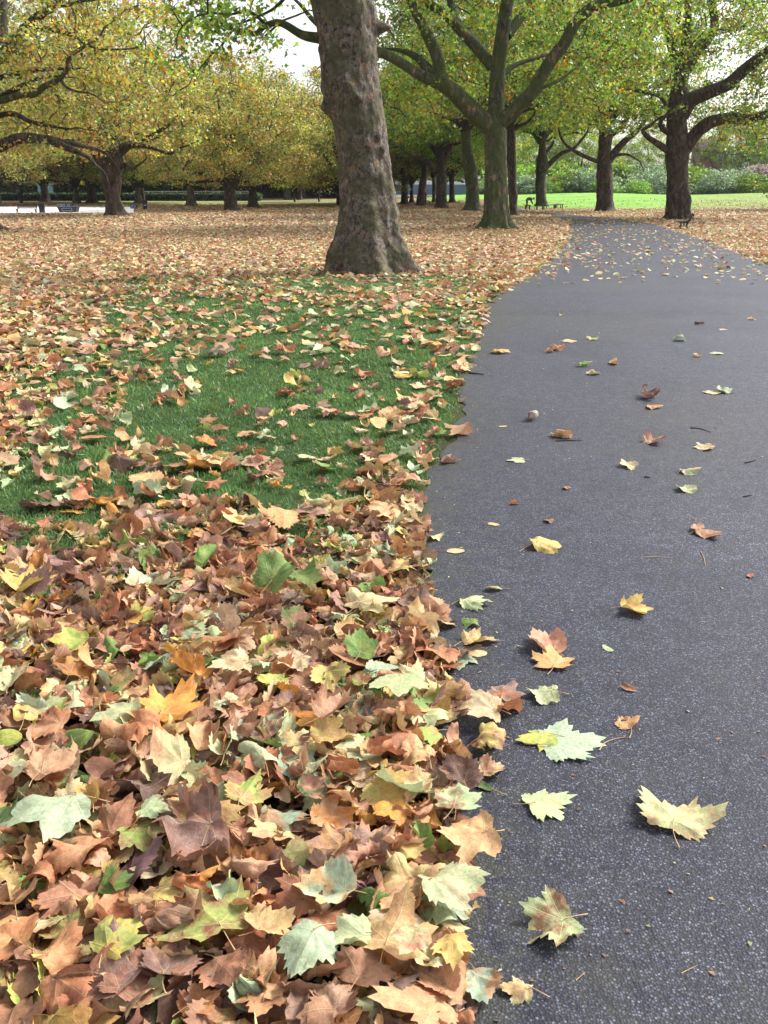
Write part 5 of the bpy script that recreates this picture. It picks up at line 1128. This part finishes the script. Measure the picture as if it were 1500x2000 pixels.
# ------------------------------------------------------------------ park furniture
IRON = simple('black_iron', (0.018, 0.018, 0.02), 0.45, 0.3); WOOD = simple('dark_bench_wood', (0.05, 0.028, 0.022), 0.6); BINP = simple('blue_black_plastic', (0.022, 0.026, 0.045), 0.45); BINW = simple('worn_white_print', (0.45, 0.48, 0.55), 0.6)
def park_bench(loc, rz, label, L_=1.6, s=1.0, iron=IRON, wood=WOOD):
    """seat along local y, sitter faces local -x"""
    t = empty('park_bench', loc, rz); t.scale = (s, s, s); tag(t, label, 'bench')
    for i, yy in enumerate((-L_/2, L_/2)):
        m = MB()
        m.tube(smooth_path([(-0.42, yy, 0.40), (-0.30, yy, 0.37), (-0.1, yy, 0.36), (0.1, yy, 0.37), (0.22, yy, 0.45), (0.27, yy, 0.6), (0.30, yy, 0.74), (0.34, yy, 0.80), (0.40, yy, 0.79), (0.41, yy, 0.73), (0.37, yy, 0.71)], 4), 0.036, 6)
        m.tube(smooth_path([(-0.33, yy, 0.37), (-0.24, yy, 0.28), (-0.22, yy, 0.18), (-0.27, yy, 0.06), (-0.32, yy, 0.0)], 4), [0.036, 0.028, 0.034], 6)
        m.tube(smooth_path([(0.16, yy, 0.40), (0.12, yy, 0.28), (0.10, yy, 0.16), (0.16, yy, 0.05), (0.22, yy, 0.0)], 4), [0.036, 0.028, 0.034], 6)
        m.tube(smooth_path([(-0.22, yy, 0.17), (-0.12, yy, 0.12), (-0.06, yy, 0.16), (0.0, yy, 0.12), (0.10, yy, 0.17)], 4), 0.016, 6)
        m.tube([(-0.06, yy, 0.36), (-0.06, yy, 0.14)], 0.018, 6)
        m.tube(smooth_path([(-0.20, yy, 0.30), (-0.06, yy, 0.24), (0.10, yy, 0.30)], 4), 0.012, 6)
        m.tube([(-0.36, yy, 0.0), (-0.22, yy, 0.02)], 0.02, 6); m.tube([(0.1, yy, 0.02), (0.26, yy, 0.0)], 0.02, 6)
        m.build('end_frame', iron, t, True)
    for k in range(6): MB().box((-0.36+k*0.095, 0, 0.40+(0.0 if k < 5 else 0.015)), (0.07, L_+0.12, 0.03)).build('seat_slat', wood, t, bevel=0.005)
    for k in range(3): MB().box((0.245+k*0.025, 0, 0.52+k*0.11), (0.028, L_+0.12, 0.085)).build('back_slat', wood, t, bevel=0.005)
    return t
g = ground(1337, 446)
park_bench(g, R(-16), 'black iron park bench seen end-on by the thick dark trunk', 1.5, 0.88)
g = ground(53, 417); b_ = park_bench(g, R(92), 'brown slatted park bench on the edge of the pale paving', 1.65, 0.95)
def litter_bin(px_, py_, w, h, label, mark=True, tap=0.85):
    g = ground(px_, py_); t = empty('litter_bin', g, 0.2); tag(t, label, 'bin')
    MB().box((0, 0, h*0.47), (w, w, h*0.94), 0, tap).build('body', BINP, t, bevel=0.02)
    MB().box((0, 0, h*0.965), (w*1.08, w*1.08, h*0.07)).build('lid', IRON, t, bevel=0.015)
    if mark: MB().box((0, -w/2-0.012, h*0.45), (w*0.6, 0.012, h*0.10)).build('label_band', BINW, t)
litter_bin(83, 416, 0.50, 0.78, 'square black litter bin right of the brown park bench', False)
litter_bin(284, 409, 0.50, 0.92, 'black litter bin with a pale band on the green strip', True)
def crate_bin(px_, py_, w, h, label, tap, ring=2):
    g = ground(px_, py_); t = empty('storage_bin', g, 0.0); tag(t, label, 'bin'); d = w*0.55
    MB().box((0, 0, h*0.46), (w, d, h*0.92), 0, tap).build('body', BINP, t, bevel=0.03)
    MB().box((0, 0, h*0.96), (w*1.05, d*1.05, h*0.08)).build('rim', simple('bin_rim', (0.10, 0.11, 0.15), 0.5), t, bevel=0.01)
    m = MB()
    for k in range(ring):
        cx = (-w*0.22 if k == 0 else w*0.3) if ring == 2 else 0; ww = w*(0.42 if k == 0 and ring == 2 else (0.18 if ring == 2 else 0.5)); hh = h*0.42; yy = -d/2-0.012
        for a, b, c, e in ((cx, h*0.5+hh/2, ww, 0.035), (cx, h*0.5-hh/2, ww, 0.035), (cx-ww/2, h*0.5, 0.035, hh), (cx+ww/2, h*0.5, 0.035, hh)): m.box((a, yy, b), (c, 0.014, e))
    if ring == 2: m.box((-w*0.22, -d/2-0.012, h*0.48), (w*0.18, 0.014, 0.05))
    m.build('white_marking', BINW, t)
crate_bin(135, 415, 1.75, 0.52, 'wide black trough bin with sloping ends on the pale paving', 0.82, 1)
crate_bin(129, 405, 1.5, 0.46, 'blue-black box with white outlined panels behind the trough bin', 1.0, 2)
crate_bin(262, 408, 0.75, 0.5, 'small dark box with a white ring just right of the stout tree', 0.9, 1)
# lantern post by the hedge
def post():
    g = ground(42, 397); t = empty('dark_post', g); tag(t, 'short thick black post under the leaves above the park bench', 'post')
    V, Fq = tube([(0, 0, -0.1), (0, 0, 0.5), (0, 0, 1.0), (0, 0, 1.6)], [0.2, 0.24, 0.33, 0.38], 14); link('shaft', mesh_np('shaft', V, Fq), t, IRON)
    V, Fq = tube([(0, 0, 1.55), (0, 0, 1.75), (0, 0, 1.85)], [0.42, 0.42, 0.05], 14); link('cap', mesh_np('cap', V, Fq), t, IRON)
post()
# low ring bench of separate sections round the far tree
def low_bench(pa, pb, label, back=False):
    a, b = ground(*pa), ground(*pb); c = (a+b)/2; c.z = float(zg(c.x, c.y)); rz = math.atan2(b.y-a.y, b.x-a.x); L_ = (b-a).length
    t = empty('low_bench', c, rz); tag(t, label, 'bench', 'low benches round the far plane tree')
    MB().box((0, 0, 0.43), (L_, 0.36, 0.08)).build('seat', WOOD, t, bevel=0.01)
    for s in (-1, 1):
        for u in (-1, 1): MB().box((s*(L_/2-0.12), u*0.12, 0.195), (0.09, 0.07, 0.39)).build('leg', IRON, t)
low_bench((1024, 410), (1036, 410), 'short low bench in front of the stooping figure')
low_bench((1046, 411), (1062, 411), 'low bench directly before the far plane tree')
low_bench((1064, 409), (1086, 407), 'low bench slanting away right of the far plane tree')
low_bench((1082, 407.5), (1098, 407), 'outermost low bench at the right of the ring')
g = ground(834, 402)
def hoop():
    t = empty('hoop_barrier', g); tag(t, 'small dark hoop barrier beside the right-leaning trunk', 'barrier')
    m = MB(); m.tube(smooth_path([(-0.35, 0, 0), (-0.34, 0, 0.42), (-0.2, 0, 0.55), (0.2, 0, 0.55), (0.34, 0, 0.42), (0.35, 0, 0)], 4), 0.045, 6); m.build('hoop', IRON, t, True)
    MB().box((-0.35, 0, 0.02), (0.2, 0.2, 0.04)).build('foot', IRON, t); MB().box((0.35, 0, 0.02), (0.2, 0.2, 0.04)).build('foot', IRON, t)
hoop()

# ------------------------------------------------------------------ people
def skin_mesh(name, verts, edges, radii, mat, parent, sub=1, root=0):
    me = bpy.data.meshes.new(name); me.from_pydata(verts, edges, []); me.update()
    o = link(name, me, parent, mat); sk = o.modifiers.new('skin', 'SKIN'); sk.use_smooth_shade = True
    lay = me.skin_vertices[0] if me.skin_vertices else None
    if lay is None:
        bpy.context.view_layer.objects.active = o; o.select_set(True)
        bpy.ops.mesh.customdata_skin_add() ; o.select_set(False); lay = me.skin_vertices[0]
    for i, r_ in enumerate(radii): lay.data[i].radius = (r_, r_); lay.data[i].use_root = (i == root)
    if sub: s = o.modifiers.new('sub', 'SUBSURF'); s.levels = sub; s.render_levels = sub
    return o
def person(loc, rz, stoop, label, top, legs, hair, skin=(0.5, 0.3, 0.22)):
    """faces local +x"""
    t = empty('person', loc, rz); tag(t, label, 'person')
    sm = simple('skin', skin, 0.5); hip = 0.92
    a = stoop
    def up(d, z): return (d+math.sin(a)*z, math.cos(a)*z)
    def sp(z, y=0.0, f=0.0): return (math.sin(a)*z+math.cos(a)*f-0.05, y, hip+math.cos(a)*z-math.sin(a)*f)
    V = [sp(0), sp(0.25), sp(0.45), sp(0.55, 0, 0.03), sp(0.66, 0, 0.05+0.05*math.sin(a)), sp(0.76, 0, 0.06+0.12*math.sin(a))]
    E = [(0, 1), (1, 2), (2, 3), (3, 4), (4, 5)]; Rr = [0.14, 0.115, 0.14, 0.075, 0.125, 0.11]
    for s in (-1, 1):
        n = len(V); V += [(-0.05, s*0.1, hip-0.06), (0.0, s*0.11, 0.5), (-0.05, s*0.12, 0.08), (0.12, s*0.13, 0.04)]; E += [(0, n), (n, n+1), (n+1, n+2), (n+2, n+3)]; Rr += [0.11, 0.075, 0.05, 0.04]
        n = len(V); e = sp(0.44, s*0.19); V += [e, (e[0]+0.06, s*0.24, e[2]-0.28), (e[0]+0.2, s*0.16, e[2]-0.50), (e[0]+0.25, s*0.14, e[2]-0.58)]; E += [(2, n), (n, n+1), (n+1, n+2), (n+2, n+3)]; Rr += [0.075, 0.05, 0.038, 0.035]
    skin_mesh('body', V, E, Rr, sm, t, 2)
    # jacket and trousers follow the body a little outside it
    T = [sp(-0.02), V[1], V[2], sp(0.53, 0, 0.02)]; TE = [(0, 1), (1, 2), (2, 3)]; TR = [0.19, 0.18, 0.18, 0.10]
    for s in (0, 1):
        n0 = 6+s*8+4; n = len(T); T += [V[n0], V[n0+1], V[n0+2]]; TE += [(2, n), (n, n+1), (n+1, n+2)]; TR += [0.095, 0.068, 0.052]
    skin_mesh('jacket', T, TE, TR, simple('jacket_cloth', top, 0.85), t, 2)
    T = [sp(0.12), (-0.05, 0, hip-0.03)]; TE = [(0, 1)]; TR = [0.14, 0.15]
    for s in (0, 1):
        n0 = 6+s*8; n = len(T); T += [V[n0], V[n0+1], V[n0+2]]; TE += [(1, n), (n, n+1), (n+1, n+2)]; TR += [0.115, 0.09, 0.07]
    skin_mesh('trousers', T, TE, TR, simple('trouser_cloth', legs, 0.85), t, 2)
    V2 = [sp(0.66, 0, -0.01), sp(0.76, 0, 0.02+0.08*math.sin(a)), sp(0.83, 0, 0.05+0.12*math.sin(a))]; skin_mesh('hair', V2, [(0, 1), (1, 2)], [0.10, 0.135, 0.11], simple('hair', hair, 0.7), t, 2)
    return t
g = ground(1029, 407); person(g, 0.0, R(76), 'person in dark clothes bending forward beside the far low benches', (0.035, 0.055, 0.065), (0.05, 0.03, 0.045), (0.02, 0.015, 0.012))
g = ground(831, 400); g.y += 0.6; person(g, R(200), R(4), 'person in pink hat and dark coat half hidden by the right-leaning trunk', (0.06, 0.07, 0.11), (0.08, 0.1, 0.14), (0.75, 0.16, 0.28))

# ------------------------------------------------------------------ twigs and scraps on the path
def twig(pts, r_, label, mat=TWIG, h=0.0):
    r_ *= 0.7
    P = [ground(*p) for p in pts]; b = P[0].copy(); Q = smooth_path([(p-b)+Vector((0, 0, 0.006+r_+h)) for p in P], 4) if len(P) > 2 else [(p-b)+Vector((0, 0, 0.006+r_)) for p in P]
    V, Fq = tube(Q, [r_, r_*0.8, r_*0.5], 6, 0.2, 3); o = link('twig', mesh_np('twig', V, Fq), None, mat); o.location = b; tag(o, label, 'twig', 'twigs on the path')
twig([(1085, 864), (1110, 863), (1137, 863)], 0.007, 'dark straight twig lying against the curled tan leaf')
twig([(1348, 838), (1368, 840), (1388, 847)], 0.006, 'thin curved dark twig on the right half of the path')
twig([(1256, 1092), (1280, 1091), (1306, 1093)], 0.003, 'fine pale straight stalk lying alone mid path', STALK)
twig([(1258, 934), (1270, 936)], 0.006, 'very short black twig below the pale lime leaf')
twig([(1170, 1470), (1180, 1456), (1200, 1448), (1222, 1444)], 0.003, 'thin grey twig leading off the large grey-green leaf', STALK)
twig([(1368, 1080), (1374, 1092), (1377, 1106)], 0.003, 'short curved stalk left behind near the right side', STALK)
twig([(1330, 1906), (1362, 1890)], 0.0018, 'hair-thin straw near the bottom of the path', STALK)
twig([(1124, 1920), (1142, 1904)], 0.0015, 'hair-thin straw beside the bottom corner leaf', STALK)
twig([(1455, 907), (1475, 902)], 0.007, 'knotted dark twig by the far right edge of the path')
twig([(1452, 973), (1468, 970)], 0.006, 'stubby brown twig right of the light green pair')
twig([(915, 731), (945, 734)], 0.012, 'dark stick poking from the verge over the asphalt')
def crumbs():
    n = 2600; Y = 1.2+13*rng.random(n)**1.2; X = rng.uniform(-0.1, 0.5, n)*Y+0.2
    px, py, _ = proj(np.stack([X, Y, np.zeros(n)], -1)); near = np.exp(-np.clip(px-edge_px(py), 0, None)/110)
    ok = (px > edge_px(py)) & (px < 1560) & (rng.random(n) < 0.16+0.84*near); X, Y = X[ok], Y[ok]; k = len(X)
    s = rng.uniform(0.002, 0.007, k)*(1+Y*0.05); a = rng.uniform(0, 6.28, k); T = np.array([(-1, 0, 0), (0, -.5, .2), (1.3, 0, .1), (.2, .7, .5)])
    c, sn = np.cos(a)[:, None], np.sin(a)[:, None]; p = T[None]*s[:, None, None]
    V = np.stack([p[..., 0]*c-p[..., 1]*sn+X[:, None], p[..., 0]*sn+p[..., 1]*c+Y[:, None], p[..., 2]+0.008+zg(X, Y)[:, None]+0.024*(Y > 12)[:, None]], -1).reshape(-1, 3)
    cc = colA[rng.choice(len(MK), k, p=MWd)]*0.8
    o = link('leaf_crumbs', mesh_np('leaf_crumbs', V, (np.array([[0, 1, 2, 3]])[None]+(np.arange(k)*4)[:, None, None]).reshape(-1, 4), np.repeat(cc, 4, 0), np.repeat(cc, 4, 0), np.zeros((k*4, 2))+0.3), None, DRY); tag(o, 'crumbs and fibres of broken leaf strewn over the asphalt', 'leaf crumbs', None, 'stuff')
crumbs()

# ------------------------------------------------------------------ air
def haze():
    me = bpy.data.meshes.new('haze'); x0, x1, y0, y1, z0, z1 = -899, 899, -59, 1490, -1.4, 24
    V = [(x, y, z) for z in (z0, z1) for x, y in ((x0, y0), (x1, y0), (x1, y1), (x0, y1))]
    me.from_pydata(V, [], [(3, 2, 1, 0), (4, 5, 6, 7), (0, 1, 5, 4), (1, 2, 6, 5), (2, 3, 7, 6), (3, 0, 4, 7)]); me.update()
    m = bpy.data.materials.new('haze_air'); m.use_nodes = True; t = m.node_tree; t.nodes.clear()
    o = t.nodes.new('ShaderNodeOutputMaterial'); v = t.nodes.new('ShaderNodeVolumePrincipled'); v.inputs['Color'].default_value = (0.93, 0.95, 1.0, 1); v.inputs['Density'].default_value = 0.00012; v.inputs['Anisotropy'].default_value = 0.3
    t.links.new(v.outputs[0], o.inputs['Volume']); h = link('haze', me, None, m); h['kind'] = 'stuff'; h['label'] = 'thin pale air between the near and far trees'; h['category'] = 'haze'
haze()
